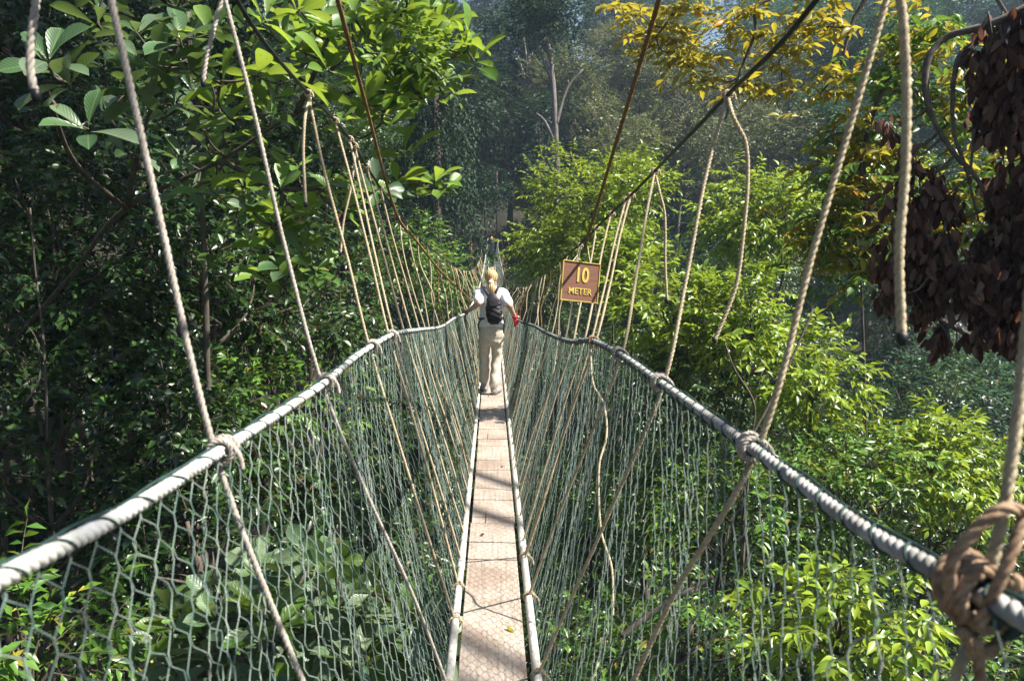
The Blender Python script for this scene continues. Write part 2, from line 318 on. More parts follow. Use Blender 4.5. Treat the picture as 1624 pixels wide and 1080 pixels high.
def tree(name, label, cat, group, px, py, d, rad, sp, seed, r0=None, base=None, bark='bark', cover=None, share=False, lean=.5, hlimit=None):
    c = pt(px, py, d) if px is not None else np.asarray(d, float)
    rad = (rad, rad, rad) if np.isscalar(rad) else rad
    rng = np.random.default_rng(seed+999)
    if base is None: bx, by = c[0]+rng.normal()*.4, c[1]+rng.normal()*.4
    else: bx, by = base
    gz = float(ground(bx, by))-.15; b = np.array([bx, by, gz]); c = np.array([c[0], c[1], max(c[2], gz+rad[2]*.6)])
    root = empty(name, b, label, cat, group)
    r0 = r0 or .05*np.mean(rad)+.06
    key = (sp, share)
    if share and key in PROTO:
        cr, tr, pr, ph = PROTO[key]
        for o, sc in ((cr, None), (tr, None)):
            n = o.copy(); COL.objects.link(n); n.parent = root
            if o is cr:
                n.location = tuple(c-b); n.scale = tuple(np.array(rad)/pr)
            else:
                n.location = tuple(c-b); n.scale = (rad[0]/pr[0], rad[1]/pr[1], rad[2]/pr[2])
            n.rotation_euler.z = seed*1.7
        # own stem down to the ground
        mb = MB(); P = smooth_path([np.zeros(3), (c-b)*.5+rng.normal(size=3)*.3, c-b], 8); tube(mb, P, np.linspace(r0, r0*.5, 8), 7, wob=.06)
        mb.build('trunk', M[bark], root)
        return root
    if share:
        lv, tw, C, rg = crown_mesh(np.zeros(3), rad, sp, seed, cover=cover)
        o = lv.build('crown', M[SPEC[sp]['mat']], root); o.location = tuple(c-b)
        mb = MB(); 
        for k in C: tube(mb, smooth_path([np.array([0, 0, -rad[2]*.6]), k*.5-UP*.5, k], 6), np.linspace(r0*.4, r0*.08, 6), 4)
        t = mb.build('limbs', M[bark], root); t.location = tuple(c-b)
        PROTO[key] = (o, t, np.array(rad), None)
        mb = MB(); P = smooth_path([np.zeros(3), (c-b)*.5+rng.normal(size=3)*.3, c-b], 8); tube(mb, P, np.linspace(r0, r0*.5, 8), 7, wob=.06)
        mb.build('trunk', M[bark], root)
        return root
    lv, tw, C, rg = crown_mesh(c, rad, sp, seed, cover=cover)
    tb = MB(); grow_trunk(tb, b, c, C, r0, rg, lean, rad[2]); tb.v += []
    # twigs go with the trunk's wood
    for v, f in zip(tw.v, tw.f): tb.add(v, f)
    tb.build('trunk', M[bark], root, origin=b)
    lv.build('crown', M[SPEC[sp]['mat']], root, origin=b)
    return root

# ------------------------------------------------------------------ world, sun, camera
w = bpy.data.worlds.new('World'); S.world = w; w.use_nodes = True
nt = w.node_tree; nt.nodes.clear()
sky = nt.nodes.new('ShaderNodeTexSky'); sky.sky_type = 'NISHITA'; sky.sun_disc = False
bg = nt.nodes.new('ShaderNodeBackground'); ow = nt.nodes.new('ShaderNodeOutputWorld')
nt.links.new(sky.outputs[0], bg.inputs[0]); nt.links.new(bg.outputs[0], ow.inputs[0]); bg.inputs[1].default_value = .05
SE, SA = R(52), R(99)      # elevation; azimuth clockwise from +y (from the right)
sd = np.array([math.sin(SA)*math.cos(SE), math.cos(SA)*math.cos(SE), math.sin(SE)])
sky.sun_elevation = SE; sky.sun_rotation = SA
ld = bpy.data.lights.new('sun', 'SUN'); ld.energy = 5; ld.angle = R(.53); ld.color = (1, .95, .86)
lo = link('sun', ld); lo.rotation_euler = Vector(sd).to_track_quat('Z', 'Y').to_euler()
S.view_settings.view_transform = 'Standard'; S.view_settings.look = 'None'; S.view_settings.gamma = 1
S.view_settings.exposure = 1.5
cd = bpy.data.cameras.new('camera'); cam = link('camera', cd); S.camera = cam
cam.location = (0, 0, E); cam.rotation_euler = CAMM.to_euler()
cd.sensor_width = 36; cd.lens = 36*F/1624; cd.clip_end = 1000; cd.clip_start = .05
cd.dof.use_dof = True; cd.dof.focus_distance = 7.5; cd.dof.aperture_fstop = cd.lens/5.0
S.cycles.max_bounces = 5; S.cycles.transparent_max_bounces = 8; S.cycles.diffuse_bounces = 2; S.cycles.glossy_bounces = 2
S.cycles.transmission_bounces = 3; S.cycles.volume_bounces = 1; S.cycles.use_adaptive_sampling = True; S.cycles.adaptive_threshold = .02
S.cycles.use_denoising = True; S.cycles.sample_clamp_indirect = 6

# ------------------------------------------------------------------ terrain
def terrain():
    xs = np.concatenate([np.linspace(-140, -40, 26), np.linspace(-38, 40, 79), np.linspace(44, 140, 25)])
    ys = np.concatenate([np.linspace(-40, -4, 10), np.linspace(-2, 80, 83), np.linspace(84, 240, 30)])
    X, Y = np.meshgrid(xs, ys, indexing='ij'); Z = ground(X, Y)
    n, m = X.shape; V = np.stack([X, Y, Z], -1).reshape(-1, 3)
    i = np.arange(n-1)[:, None]*m; j = np.arange(m-1)[None]
    f = np.stack([i+j, i+m+j, i+m+j+1, i+j+1], -1).reshape(-1, 4)
    mb = MB(); mb.add(V, f); o = mb.build('ground', M['soil']); tag(o, kind='structure')
terrain()
def undergrowth():
    rng = np.random.default_rng(5); n = 11000
    y = 4+rng.random(n)**.75*46; x = (rng.random(n)*2-1)*(6+y*.85)
    O = np.stack([x, y, ground(x, y)], -1); D = np.stack([rng.normal(size=n)*.6, rng.normal(size=n)*.6, np.ones(n)], -1)
    mb = MB(); sprays(mb, None, rng, O, D, 1.5, 9, .34, .15, ELL, droop=.2, nj=.5)
    tag(mb.build('undergrowth', M['floor']), 'dense dark green undergrowth covering the forest floor below the bridge', 'undergrowth', kind='stuff')
undergrowth()

HAZE = .0008
# ------------------------------------------------------------------ rope bridge
def deck_z(y): return E-1.724-.059*y+.00135*np.maximum(0, y-6)**2
def curve(ctrl, pre, post=()):
    P = np.array([*pre, *[pt(*c) for c in ctrl], *post]); Q = smooth_path(P, 900)
    return Q
RAIL = {}; CAB = {}
RAIL[-1] = curve([(0, 918, .85), (200, 812, 1.15), (355, 712, 1.57), (515, 607, 2.49), (568, 563, 3.2), (625, 530, 4.1), (665, 523, 5.4), (700, 518, 7.2), (722, 504, 9.0), (738, 497, 10.35),
    (749, 482, 13), (757, 465, 16), (764, 440, 22), (768, 420, 30), (771, 400, 38), (773, 384, 46), (774, 378, 49)], [(-.56, -1, E-.33), (-.56, .3, E-.345)])
RAIL[1] = curve([(1650, 995, .75), (1560, 946, .84), (1462, 891, .97), (1362, 834, 1.14), (1262, 761, 1.38), (1195, 712, 1.57), (1045, 605, 2.49), (985, 563, 3.2), (938, 540, 4.1), (905, 541, 5.0), (870, 529, 6.3), (848, 517, 7.8), (822, 507, 10.35),
    (813, 487, 13), (807, 468, 16), (800, 443, 22), (795, 420, 30), (791, 400, 38), (789, 386, 46), (788, 379, 49)], [(.55, -1, E-.36), (.55, .3, E-.36)])
CAB[-1] = curve([(375, 0, 2.5), (490, 150, 3.5), (530, 190, 4.1), (560, 228, 4.55), (580, 262, 4.9), (628, 335, 5.7), (665, 378, 6.7), (700, 408, 8.2), (722, 424, 10.8), (745, 429, 15.5),
    (757, 418, 22), (763, 400, 28), (766, 360, 38), (768, 310, 46)], [(-.84, -1, E+2.3), (-.84, .5, E+1.55)], [(-.42, 50, E+3)])
CAB[1] = curve([(1295, 0, 1.96), (1155, 150, 2.65), (1040, 270, 3.85), (1000, 310, 4.45), (960, 347, 5.05), (925, 383, 5.7), (890, 412, 6.5), (862, 436, 7.8), (845, 448, 9.6), (830, 455, 12.3), (817, 450, 16.5),
    (807, 432, 22), (798, 398, 30), (791, 340, 41), (789, 300, 47)], [(.88, -1, E+1.8), (.87, .5, E+1.2)], [(.36, 50, E+3.2)])
def at_y(Q, y):
    y = np.asarray(y, float)
    return np.stack([np.interp(y, Q[:, 1], Q[:, 0]), y, np.interp(y, Q[:, 1], Q[:, 2])], -1)
def near_px(Q, px, py, ymax=60):
    q = (Q-np.array([0, 0, E])) @ CM
    d = np.hypot(812+F*q[:, 0]/-q[:, 2]-px, 540-F*q[:, 1]/-q[:, 2]-py); d[(q[:, 2] > -.2)] = 1e9; d[Q[:, 1] > ymax] = 1e9
    return Q[int(np.argmin(d))]
BR = empty('rope_bridge', (0, 0, float(deck_z(0))), 'long sagging rope bridge with green net sides and a narrow plank walkway', 'bridge')
bo = (0, 0, float(deck_z(0)))
def pole_pt(s, y): y = np.asarray(y, float); return np.stack([s*.187+0*y, y, deck_z(y)-.005], -1)
# planks
y = -.6; k = 0; rg = random.Random(3)
while y < 49:
    L = 2.45+rg.uniform(-.15, .15) if k else 3.05
    mb = MB(); n = 7; yy = np.linspace(y, y+L-.008, n); z = deck_z(yy)+rg.uniform(-.002, .002); hw = .150+rg.uniform(-.003, .003); xo = rg.uniform(-.004, .004)
    sec = [(-hw, -.028), (hw, -.028), (hw, -.003), (hw-.003, 0), (-hw+.003, 0), (-hw, -.003)]
    V = np.array([[a+xo, yy[i], z[i]+b] for i in range(n) for a, b in sec]); m = 6
    f = [np.array([[i*m+j, i*m+(j+1) % m, (i+1)*m+(j+1) % m, (i+1)*m+j] for i in range(n-1) for j in range(m)]), np.array([list(range(m))[::-1], [(n-1)*m+q for q in range(m)]])]
    mb.add(V, f); o = mb.build('walkway_plank', M['plank'], BR, smooth=False, origin=(0, y, float(deck_z(y)))); o.location = (0, y, float(deck_z(y))-bo[2])
    y += L; k += 1
for s in (-1, 1):
    ys = [-.6, 4.15 if s < 0 else 4.45, 8.9, 13.6, 18.4, 23.2, 28, 32.8, 37.6, 42.4, 49]
    for a, b in zip(ys[:-1], ys[1:]):
        mb = MB(); yy = np.linspace(a, b-.004, 14); P = pole_pt(s, yy)
        rr = np.full(14, .0205); rr[0] = .024; rr[1] = .0215
        tube(mb, P, rr, 12); mb.build('side_pole', M['pole'], BR, origin=bo)
    mb = MB()
for y in np.arange(.2, 49, .6):
    if y > 36: break
    mb = MB(); z = float(deck_z(y)); tube(mb, np.array([[-.2, y, z-.045], [.2, y, z-.045]]), .013, 6); mb.build('rung', M['dark_wood'], BR, origin=bo)
# wire mesh nailed to the near planks
mb = MB(); wv = []; wy0, wy1 = 1.2, 6.1; cw = .05; ch = .03
for i in range(-2, 3):
    rows = int((wy1-wy0)/ch); P = []
    for j in range(rows):
        off = cw/2*(1 if (j) % 2 else -1)
        for q in (.0,):
            yy = wy0+(j+q)*ch; P.append([i*cw+off*(-1 if i % 2 else 1), yy, float(deck_z(yy))+.004])
    P = np.array(P); P[:, 0] = np.clip(P[:, 0], -.148, .148); tube(mb, P, .0003, 3, cap=False)
mb.build('grip_mesh', M['wire'], BR, origin=bo)
# handrails, detailed near, plain far
for s in (-1, 1):
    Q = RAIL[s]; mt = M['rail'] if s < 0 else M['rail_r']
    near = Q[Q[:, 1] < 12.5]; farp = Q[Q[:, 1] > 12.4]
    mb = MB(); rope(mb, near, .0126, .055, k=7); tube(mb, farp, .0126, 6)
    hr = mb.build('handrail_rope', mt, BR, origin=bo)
    # cord spiralled round the rail, tying the net on
    n2 = near[near[:, 1] > -.2]; L = plen(n2); n = int(L/.0075); P = smooth_path(n2, n); T, N, B = frames(P); ss = np.linspace(0, L, n)
    rgn = np.random.default_rng(7+s); ph = 2*math.pi*ss/(.085 if s > 0 else .12)+.9*np.sin(ss*7+s)
    C = P+.0145*(np.cos(ph)[:, None]*N+np.sin(ph)[:, None]*B)
    mb = MB(); tube(mb, C, .0018 if s < 0 else .0025, 4)
    # the net's edge cord running along the rail
    C2 = P+np.array([s*-.002, 0, 0])+.016*(math.cos(.5)*N*1+0)*np.array([1, 1, 1])
    off = np.stack([s*.010+.002*np.sin(ss*31), 0*ss, .0125+.002*np.sin(ss*23)], -1); tube(mb, P+off, .0028, 5)
    mb.build('lashing_cord', M['cord'], hr, origin=bo)
# main cables
for s in (-1, 1):
    mb = MB(); Q = CAB[s][::3]; rr = np.where(Q[:, 1] < 14, .0078, .011); tube(mb, Q, rr, 8)
    mb.build('suspension_cable', M['cable'], BR, origin=bo)
# upper stay ropes
SR = pt(1045, 0, 2.7); SRe = pt(928, 390, 5.6); SRt = SR+(SR-SRe)*.8
mb = MB(); rope(mb, np.array([SRt, SR, SRe]), .010, .06); mb.build('stay_rope', M['rope_brown'], BR, origin=bo)
SL = pt(535, 0, 2.9); SLe = pt(629, 340, 5.6); SLt = SL+(SL-SLe)*.8
mb = MB(); rope(mb, np.array([SLt, SL, pt(577, 155, 4.1), SLe, pt(660, 382, 6.5), pt(700, 432, 7.8), pt(728, 458, 9.6), pt(748, 476, 12.0), pt(757, 463, 16)]), .010, .06); mb.build('stay_rope', M['rope_brown'], BR, origin=bo)
# hangers
def hanger(top, mid, bot, rad, fine=True, mt='rope', knot=True, wig=.006):
    rng = random.Random(int(abs(mid[1])*1000+abs(top[0])*77))
    P = [top]
    for a, b in ((top, mid), (mid, bot)):
        for t in (.3, .65):
            P.append(a*(1-t)+b*t+np.array([rng.gauss(0, wig), rng.gauss(0, wig), 0]))
        P.append(b)
    P = np.array(P); mb = MB()
    if fine: rope(mb, P, rad, rad*6.5)
    else: tube(mb, smooth_path(P, 14), rad, 5)
    # hitch on the cable
    T = np.array([0, 1, 0]); 
    o = mb.build('hanger_rope', M[mt], BR, origin=bo)
    return o
def knot(c, T, rad, rr, turns, mt, parent, seed=0, tilt=.3, fine=True):
    rng = np.random.default_rng(seed+50); T = nrm(np.asarray(T, float)); a0 = nrm(np.cross(T, UP)); b0 = np.cross(a0, T)
    n = int(turns*14); t = np.linspace(0, turns, n); ph = 2*math.pi*t+seed
    L = turns*rr*1.7
    C = c+T*((t/turns-.5)*L)[:, None]+(rad+.15*rr*np.sin(ph*.5))[:, None]*(np.cos(ph)[:, None]*a0+np.sin(ph)[:, None]*b0)+T*(tilt*rad*np.cos(ph))[:, None]
    mb = MB()
    if fine: rope(mb, C, rr, rr*5)
    else: tube(mb, C, rr, 5)
    # crossing turn and loose end
    ph = np.linspace(0, 2*math.pi*1.1, 16); C = c+(rad*1.18)*(np.cos(ph)[:, None]*a0+np.sin(ph)[:, None]*b0)+T*(L*.55*np.cos(ph*.5))[:, None]
    C = np.vstack([C, C[-1]+a0*rad*.8-UP*rad*.9, C[-1]+a0*rad*1.1-UP*rad*2.4])
    if fine: rope(mb, C, rr*.95, rr*5)
    else: tube(mb, C, rr, 5)
    return mb.build('knot', M[mt], parent, origin=bo)
def tang(Q, p):
    i = int(np.argmin(np.linalg.norm(Q-p, axis=1))); i = min(max(i, 2), len(Q)-3); return Q[i+2]-Q[i-2]
NEAR = {-1: [((100, -250), (355, 712), (470, 1250), 'rope_grey'), ((330, -120), (515, 607), (605, 1080), 'rope_grey'), ((490, 150), (590, 545), (722, 985), 'rope'),
             ((530, 190), (622, 530), (722, 930), 'rope'), ((556, 222), (628, 527), None, 'rope'), ((562, 232), (645, 524), None, 'rope'), ((580, 262), (655, 523), None, 'rope'), ((605, 300), (668, 522), None, 'rope')],
        1: [((1680, 100), (1562, 944), (1500, 1250), 'rope'), ((1420, -140), (1195, 712), (1130, 1080), 'rope'), ((1152, 152), (1045, 605), (945, 1010), 'rope'), ((1038, 272), (982, 561), (890, 900), 'rope'),
            ((1000, 310), (940, 540), (862, 880), 'rope'), ((992, 318), (934, 540), None, 'rope'), ((970, 338), (922, 541), None, 'rope'), ((945, 362), (905, 541), None, 'rope'), ((918, 388), (893, 537), None, 'rope')]}
rng0 = np.random.default_rng(11)
def at_depth_px(Q, px, py): return near_px(Q, px, py, 9)
cnt = 0
for s in (-1, 1):
    last = 0
    for i, (t, m_, b, mt) in enumerate(NEAR[s]):
        mid = near_px(RAIL[s], *m_, 9)
        if t[1] < 5: # cable out of frame above: on the cable at nearly the same station
            top = at_y(CAB[s], mid[1]+(.05 if s > 0 else .0))
        else: top = near_px(CAB[s], *t, 9)
        if t[0] > 1600: top = at_y(CAB[s], 1.15)
        bot = pole_pt(s, mid[1]+.1)
        if b is not None:
            ys = np.linspace(.1, 9, 600); pp = pole_pt(s, ys); bot = near_px(pp, *b, 9) if b[1] < 1081 else pole_pt(s, mid[1]+.1)
            if abs(bot[1]-mid[1]) > .55: bot = pole_pt(s, mid[1]+np.sign(bot[1]-mid[1])*.55)
        hanger(top, mid+np.array([s*.016, 0, 0]), bot, .0072, True, mt)
        if i < 4 or i == 4 and s > 0:
            big = (s > 0 and i == 0) 
            kn = knot(mid, tang(RAIL[s], mid), .022 if not big else .030, .006 if not big else .009, 3 if not big else 3.6, 'rope_orange' if s > 0 and i in (0, 4) else 'rope_grey', BR, i*3+s)
            knot(bot+np.array([s*.004, 0, 0]), (0, 1, 0), .026, .0055, 2, 'rope', BR, i)
        if t[1] > 5: knot(top, tang(CAB[s], top), .0125, .006, 2.2, 'rope', BR, i*5+s)
        last = max(last, mid[1])
    y = last+.4; k = 0
    while y < 47.5 and k < 38:
        top = at_y(CAB[s], y+rng0.normal()*.12); top[1] = max(top[1], 0); mid = at_y(RAIL[s], y); bot = pole_pt(s, y+rng0.normal()*.08)
        fine = y < 9
        hanger(top, mid+np.array([s*.016, 0, 0]), bot, .0062 if y < 20 else .009, fine, 'rope' if rng0.random() < .8 else 'rope_brown', wig=.02)
        y += (.52 if y < 12 else (.7 if y < 26 else 1.3))*rng0.uniform(.6, 1.4); k += 1
# big loop of rope above the nearest right knot, and a dark lump of cord
kp = near_px(RAIL[1], 1566, 946, 3)
mb = MB(); c = kp
loop = [kp+np.array(o_) for o_ in ((-.035, -.02, -.01), (-.045, -.03, .05), (0.0, -.035, .11), (.05, -.02, .085), (.065, 0, .02), (.05, .0, -.04), (.0, -.03, -.06), (-.03, -.03, -.03))]
rope(mb, smooth_path(loop, 30), .0075, .06, k=6)
loop = [kp+np.array(o_) for o_ in ((-.02, -.045, -.02), (.0, -.05, .05), (.03, -.03, .10), (.06, -.01, .13), (.09, .0, .12))]
rope(mb, smooth_path(loop, 20), .007, .06, k=6)
loop = [kp+np.array(o_) for o_ in ((-.01, -.03, -.04), (.0, -.03, -.12), (-.015, -.02, -.25), (-.03, 0, -.42))]
rope(mb, smooth_path(loop, 20), .007, .05, k=6)
tag(mb.build('rope_hitch', M['rope_orange'], BR, origin=bo), 'thick orange tan rope hitch tied round the handrail')
mb = MB(); ph = np.linspace(0, 2*math.pi*5, 80)
C = kp+np.array([.03, -.02, -.012])+np.stack([.0, ] * 1, 0)*0+np.stack([.05*(ph/31-.5)+.012*np.cos(ph*1.3), -.03*(ph/31-.5)+.026*np.cos(ph), .028*np.sin(ph)], -1)
tube(mb, C, .007, 6); mb.build('lashing_cord', M['cord'], BR, origin=bo)
# loose ends hanging from the cable
def tail(ctrl, top=None, rad=.0072, mt='rope'):
    P = [pt(*c) for c in ctrl]
    if top is not None: P = [top]+P
    mb = MB(); rope(mb, smooth_path(np.array(P), 24), rad, rad*6.5, k=6)
    o = mb.build('rope_end', M[mt], BR, origin=bo)
    e = P[-1]; m2 = MB(); tube(m2, np.array([e+[0, 0, .012], e-[0, 0, .004], e-[0, 0, .012]]), [rad*1.15, rad*1.1, rad*.6], 8); m2.build('taped_tip', M['cable'], o, origin=bo)
tail([(58, -60, 1.45), (57, 0, 1.45), (50, 60, 1.45), (48, 110, 1.45), (57, 152, 1.45)], at_y(CAB[-1], 1.3), mt='rope_grey', rad=.008)
tail([(350, -10, 2.35), (338, 50, 2.35), (327, 95, 2.35), (322, 132, 2.35)], at_y(CAB[-1], 2.3), mt='rope_grey')
tail([(484, 185, 3.4), (481, 240, 3.4), (485, 325, 3.4)], near_px(CAB[-1], 490, 152, 9))
tail([(1430, -40, 1.35), (1430, 0, 1.35), (1437, 120, 1.35), (1436, 260, 1.35), (1426, 400, 1.35), (1430, 538, 1.35)], at_y(CAB[1], 1.3), rad=.0088)
tail([(1165, 190, 2.6), (1182, 225, 2.6), (1186, 280, 2.6), (1180, 360, 2.6), (1168, 450, 2.6), (1148, 505, 2.6), (1133, 540, 2.6)], near_px(CAB[1], 1155, 152, 9))
tail([(1046, 305, 3.85), (1054, 340, 3.85), (1055, 420, 3.85), (1058, 478, 3.85)], near_px(CAB[1], 1040, 272, 9))
tail([(556, 300, 4.6), (545, 350, 4.6), (540, 402, 4.6)], near_px(CAB[-1], 562, 234, 9))
# a loose rope snaking down inside the right net
mb = MB(); rope(mb, smooth_path([pt(936, 545, 4.0), pt(941, 610, 3.9), pt(957, 640, 3.9), pt(962, 690, 3.8), pt(950, 740, 3.7), pt(953, 840, 3.6), pt(970, 900, 3.5), pt(972, 975, 3.4)], 40), .006, .04)
mb.build('rope_end', M['rope'], BR, origin=bo)
# netting
def netting(s, y0, y1, w_, rows, rad, seed, sides=3):
    rng = np.random.default_rng(seed); n = int((y1-y0)/w_); yi = y0+np.arange(n)*w_
    top = at_y(RAIL[s], yi); bot = pole_pt(s, yi); bot[:, 0] += s*.018
    m = rows*2; tt = []; of = []
    for j in range(rows):
        for q in (.0, .42): tt.append((j+q)/(rows-.5)); of.append(1. if j % 2 else -1.)
    tt = np.clip(np.array(tt), 0, 1); of = np.array(of)
    par = np.where(np.arange(n) % 2 == 0, 1., -1.)
    P = top[:, None]*(1-tt)[None, :, None]+bot[:, None]*tt[None, :, None]
    edge = np.minimum(1, np.minimum(tt, 1-tt)*14+.25)
    # slack and folds of the sheet
    ybase = yi[:, None]; fold = .014*np.sin(ybase*9+tt[None]*4+s)+.010*np.sin(ybase*23+tt[None]*7)+.016*np.sin(ybase*3.1+s*2)
    bulge = (.03+fold)*np.sin(math.pi*tt)[None]
    P[..., 0] += s*bulge
    P[..., 1] += (par[:, None]*of[None]*w_*.5)*np.ones_like(tt)[None]
    P[..., 1] += .020*np.sin(tt*5+yi[:, None]*1.7)*np.sin(math.pi*tt)[None]+.010*np.sin(tt*13+yi[:, None]*4)*np.sin(math.pi*tt)[None]
    # slow jitter shared by neighbours so knots stay joined
    P += (np.sin(yi[:, None, None]*np.array([41., 57, 37])+tt[None, :, None]*np.array([60., 75, 50]))*.0030)*edge[None, :, None]
    P[..., 2] += .012*np.sin(yi[:, None]*6+tt[None]*3)*np.sin(math.pi*tt)[None]
    T = nrm(np.gradient(P, axis=1)); a = nrm(np.cross(T, np.array([1., 0, 0]))); b = np.cross(T, a)
    ang = np.linspace(0, 2*math.pi, sides, endpoint=False)
    rr = rad*np.ones(m)
    V = P[:, :, None]+rr[None, :, None, None]*(np.cos(ang)[None, None, :, None]*a[:, :, None]+np.sin(ang)[None, None, :, None]*b[:, :, None])
    i = np.arange(n)[:, None, None]*m*sides; j = np.arange(m-1)[None, :, None]*sides; k = np.arange(sides)[None, None]; k2 = (k+1) % sides
    f = np.stack([i+j+k, i+j+k2, i+j+sides+k2, i+j+sides+k], -1).reshape(-1, 4)
    return V.reshape(-1, 3), f
for s in (-1, 1):
    mb = MB(); mb.add(*netting(s, .15, 12, .034, 28, .00125, 3, 4)); mb.add(*netting(s, 12, 26, .05, 18, .0016, 4)); mb.add(*netting(s, 26, 48, .085, 11, .0034, 5))
    tag(mb.build('safety_net', M['net'], BR, origin=bo), 'green knotted net hung from the handrail to the walkway')

# ------------------------------------------------------------------ distance sign
def text_mesh(txt, size, M4, matl, name, parent, off=.0, ext=.002, sx=.8):
    cu = bpy.data.curves.new(name, 'FONT'); cu.body = txt; cu.size = size; cu.align_x = 'CENTER'; cu.align_y = 'CENTER'; cu.extrude = ext; cu.offset = off
    t = bpy.data.objects.new('tmp', cu); COL.objects.link(t); dg = bpy.context.evaluated_depsgraph_get(); dg.update()
    me = bpy.data.meshes.new_from_object(t.evaluated_get(dg)); bpy.data.objects.remove(t)
    me.transform(Matrix.Diagonal((sx, 1, 1, 1))); me.transform(M4); me.materials.clear(); me.materials.append(matl)
    return link(name, me, parent)
M['sign'] = basic('sign_board', [(.11, .05, .032), (.20, .095, .06), (.15, .07, .045)], 5, .6, (.6, 1, 9))
M['yellow'] = basic('sign_yellow', [(.46, .33, .06), (.68, .52, .12)], 12, .6)
SC = pt(920, 447, 4.22)
# board axes from its corners in the photo
ax = nrm(pt(955, 421, 4.50)-pt(890, 413, 4.40)); up_ = nrm(pt(890, 413, 4.40)-pt(884, 476, 4.40)); up_ = nrm(up_-ax*(up_@ax)); nn = np.cross(ax, up_)
SW, SH = .232, .222
SG = empty('distance_sign', SC, 'brown wooden board with yellow border reading 10 METER, hung among the right hanger ropes', 'sign')
B3 = np.stack([ax, up_, nn], 1)
def sb(c, s, name, m, parent=SG):
    mb = MB(); box(mb, B3 @ np.array(c), s, M=B3); o = mb.build(name, M[m], parent, smooth=False); 
    bv = o.modifiers.new('b', 'BEVEL'); bv.width = .0012; return o
sb((0, 0, 0), (SW-.004, SH-.004, .012), 'board', 'sign')
mb = MB(); t = .0045
for c, s_ in (((0, SH/2-t/2, .002), (SW, t, .018)), ((0, -SH/2+t/2, .002), (SW, t, .018)), ((-SW/2+t/2, 0, .0015), (t, SH-2*t, .017)), ((SW/2-t/2, 0, .0015), (t, SH-2*t, .017))):
    box(mb, B3 @ np.array(c), s_, M=B3)
mb.build('border', M['yellow'], SG, smooth=False)
def M4(off): 
    m = Matrix.Identity(4)
    for i in range(3):
        for j in range(3): m[i][j] = B3[i, j]
        m[i][3] = float((B3 @ np.array(off))[i])
    return m
text_mesh('10', .112, M4((.004, .034, .0075)), M['yellow'], 'lettering', SG, off=.0026, sx=.8)
text_mesh('METER', .049, M4((.0, -.055, .0075)), M['yellow'], 'lettering', SG, off=.0003, sx=1.0)
mb = MB()
for dx in (-.06, .06):
    a = B3 @ np.array([dx, SH/2-.01, -.004]); b = SRe-SC+np.array([dx*.3, 0, 0])
    tube(mb, smooth_path([a, (a+b)/2+np.array([0, 0, -.01]), b], 6), .003, 5)
mb.build('tie_cord', M['rope'], SG)

# ------------------------------------------------------------------ people
def chain(mb, P, rad, k=12, ref=(1, 0, 0)):
    P = np.asarray(P, float); rad = np.array([(r, r) if np.isscalar(r) else r for r in rad], float)
    n = max(len(P)*4, 6)
    Q = smooth_path(np.hstack([P, rad]), n); C = Q[:, :3]; rd = Q[:, 3:]
    T = nrm(np.gradient(C, axis=0)); ref = np.array(ref, float)
    if abs(T[0] @ ref) > .85: ref = np.array([0, 1., 0]) if abs(T[0][1]) < .8 else UP
    U = nrm(ref-T*(T @ ref)[:, None]); Vv = np.cross(T, U); a = np.linspace(0, 2*math.pi, k, endpoint=False)
    rings = []
    def ring(c, i, sc): rings.append(c+sc*(rd[i, 0]*np.cos(a)[:, None]*U[i]+rd[i, 1]*np.sin(a)[:, None]*Vv[i]))
    for q in (1.35, .9, .45): ring(C[0]-T[0]*rd[0].mean()*math.sin(q), 0, math.cos(q))
    for i in range(n): ring(C[i], i, 1)
    for q in (.45, .9, 1.35): ring(C[-1]+T[-1]*rd[-1].mean()*math.sin(q), -1, math.cos(q))
    m = len(rings); V = np.array(rings).reshape(-1, 3)
    i = np.arange(m-1)[:, None]*k; j = np.arange(k)[None]; j2 = (j+1) % k
    f = np.stack([i+j, i+j2, i+k+j2, i+k+j], -1).reshape(-1, 4)
    mb.add(V, [f, np.array([list(range(k))[::-1]]), np.array([[(m-1)*k+q for q in range(k)]])])
def ball(mb, c, r, n=8):
    r = (r, r, r) if np.isscalar(r) else r
    P = np.array([[0, 0, -1], [0, 0, 1]]); v = []
    for i in range(n+1):
        t = math.pi*i/n
        for j in range(n*2): p = math.pi*j/n; v.append([max(math.sin(t), .02)*math.cos(p)*r[0], max(math.sin(t), .02)*math.sin(p)*r[1], math.cos(t)*r[2]])
    k = n*2; i = np.arange(n)[:, None]*k; j = np.arange(k)[None]; j2 = (j+1) % k
    mb.add(np.array(v)+np.array(c), [np.stack([i+j, i+k+j, i+k+j2, i+j2], -1).reshape(-1, 4), np.array([list(range(k))]), np.array([[n*k+q for q in range(k)][::-1]])])
def solid(mb, name, material, parent, voxel, smooth_it=4, disp=None):
    me_o = mb.build('tmp', material); m = me_o.modifiers.new('r', 'REMESH'); m.mode = 'VOXEL'; m.voxel_size = voxel
    sm = me_o.modifiers.new('s', 'SMOOTH'); sm.iterations = smooth_it; sm.factor = .5
    dg = bpy.context.evaluated_depsgraph_get(); dg.update(); me = bpy.data.meshes.new_from_object(me_o.evaluated_get(dg)); old = me_o.data
    bpy.data.objects.remove(me_o); bpy.data.meshes.remove(old)
    n = len(me.vertices); co = np.zeros(n*3, np.float32); me.vertices.foreach_get('co', co); co = co.reshape(-1, 3)
    if disp is not None:
        no = np.zeros(n*3, np.float32); me.vertices.foreach_get('normal', no); no = no.reshape(-1, 3); co = co+no*disp(co)[:, None]
        me.vertices.foreach_set('co', co.astype(np.float32).ravel())
    me.polygons.foreach_set('use_smooth', np.ones(len(me.polygons), bool)); me.update(); me.name = name
    if not me.materials: me.materials.append(material)
    return link(name, me, parent)
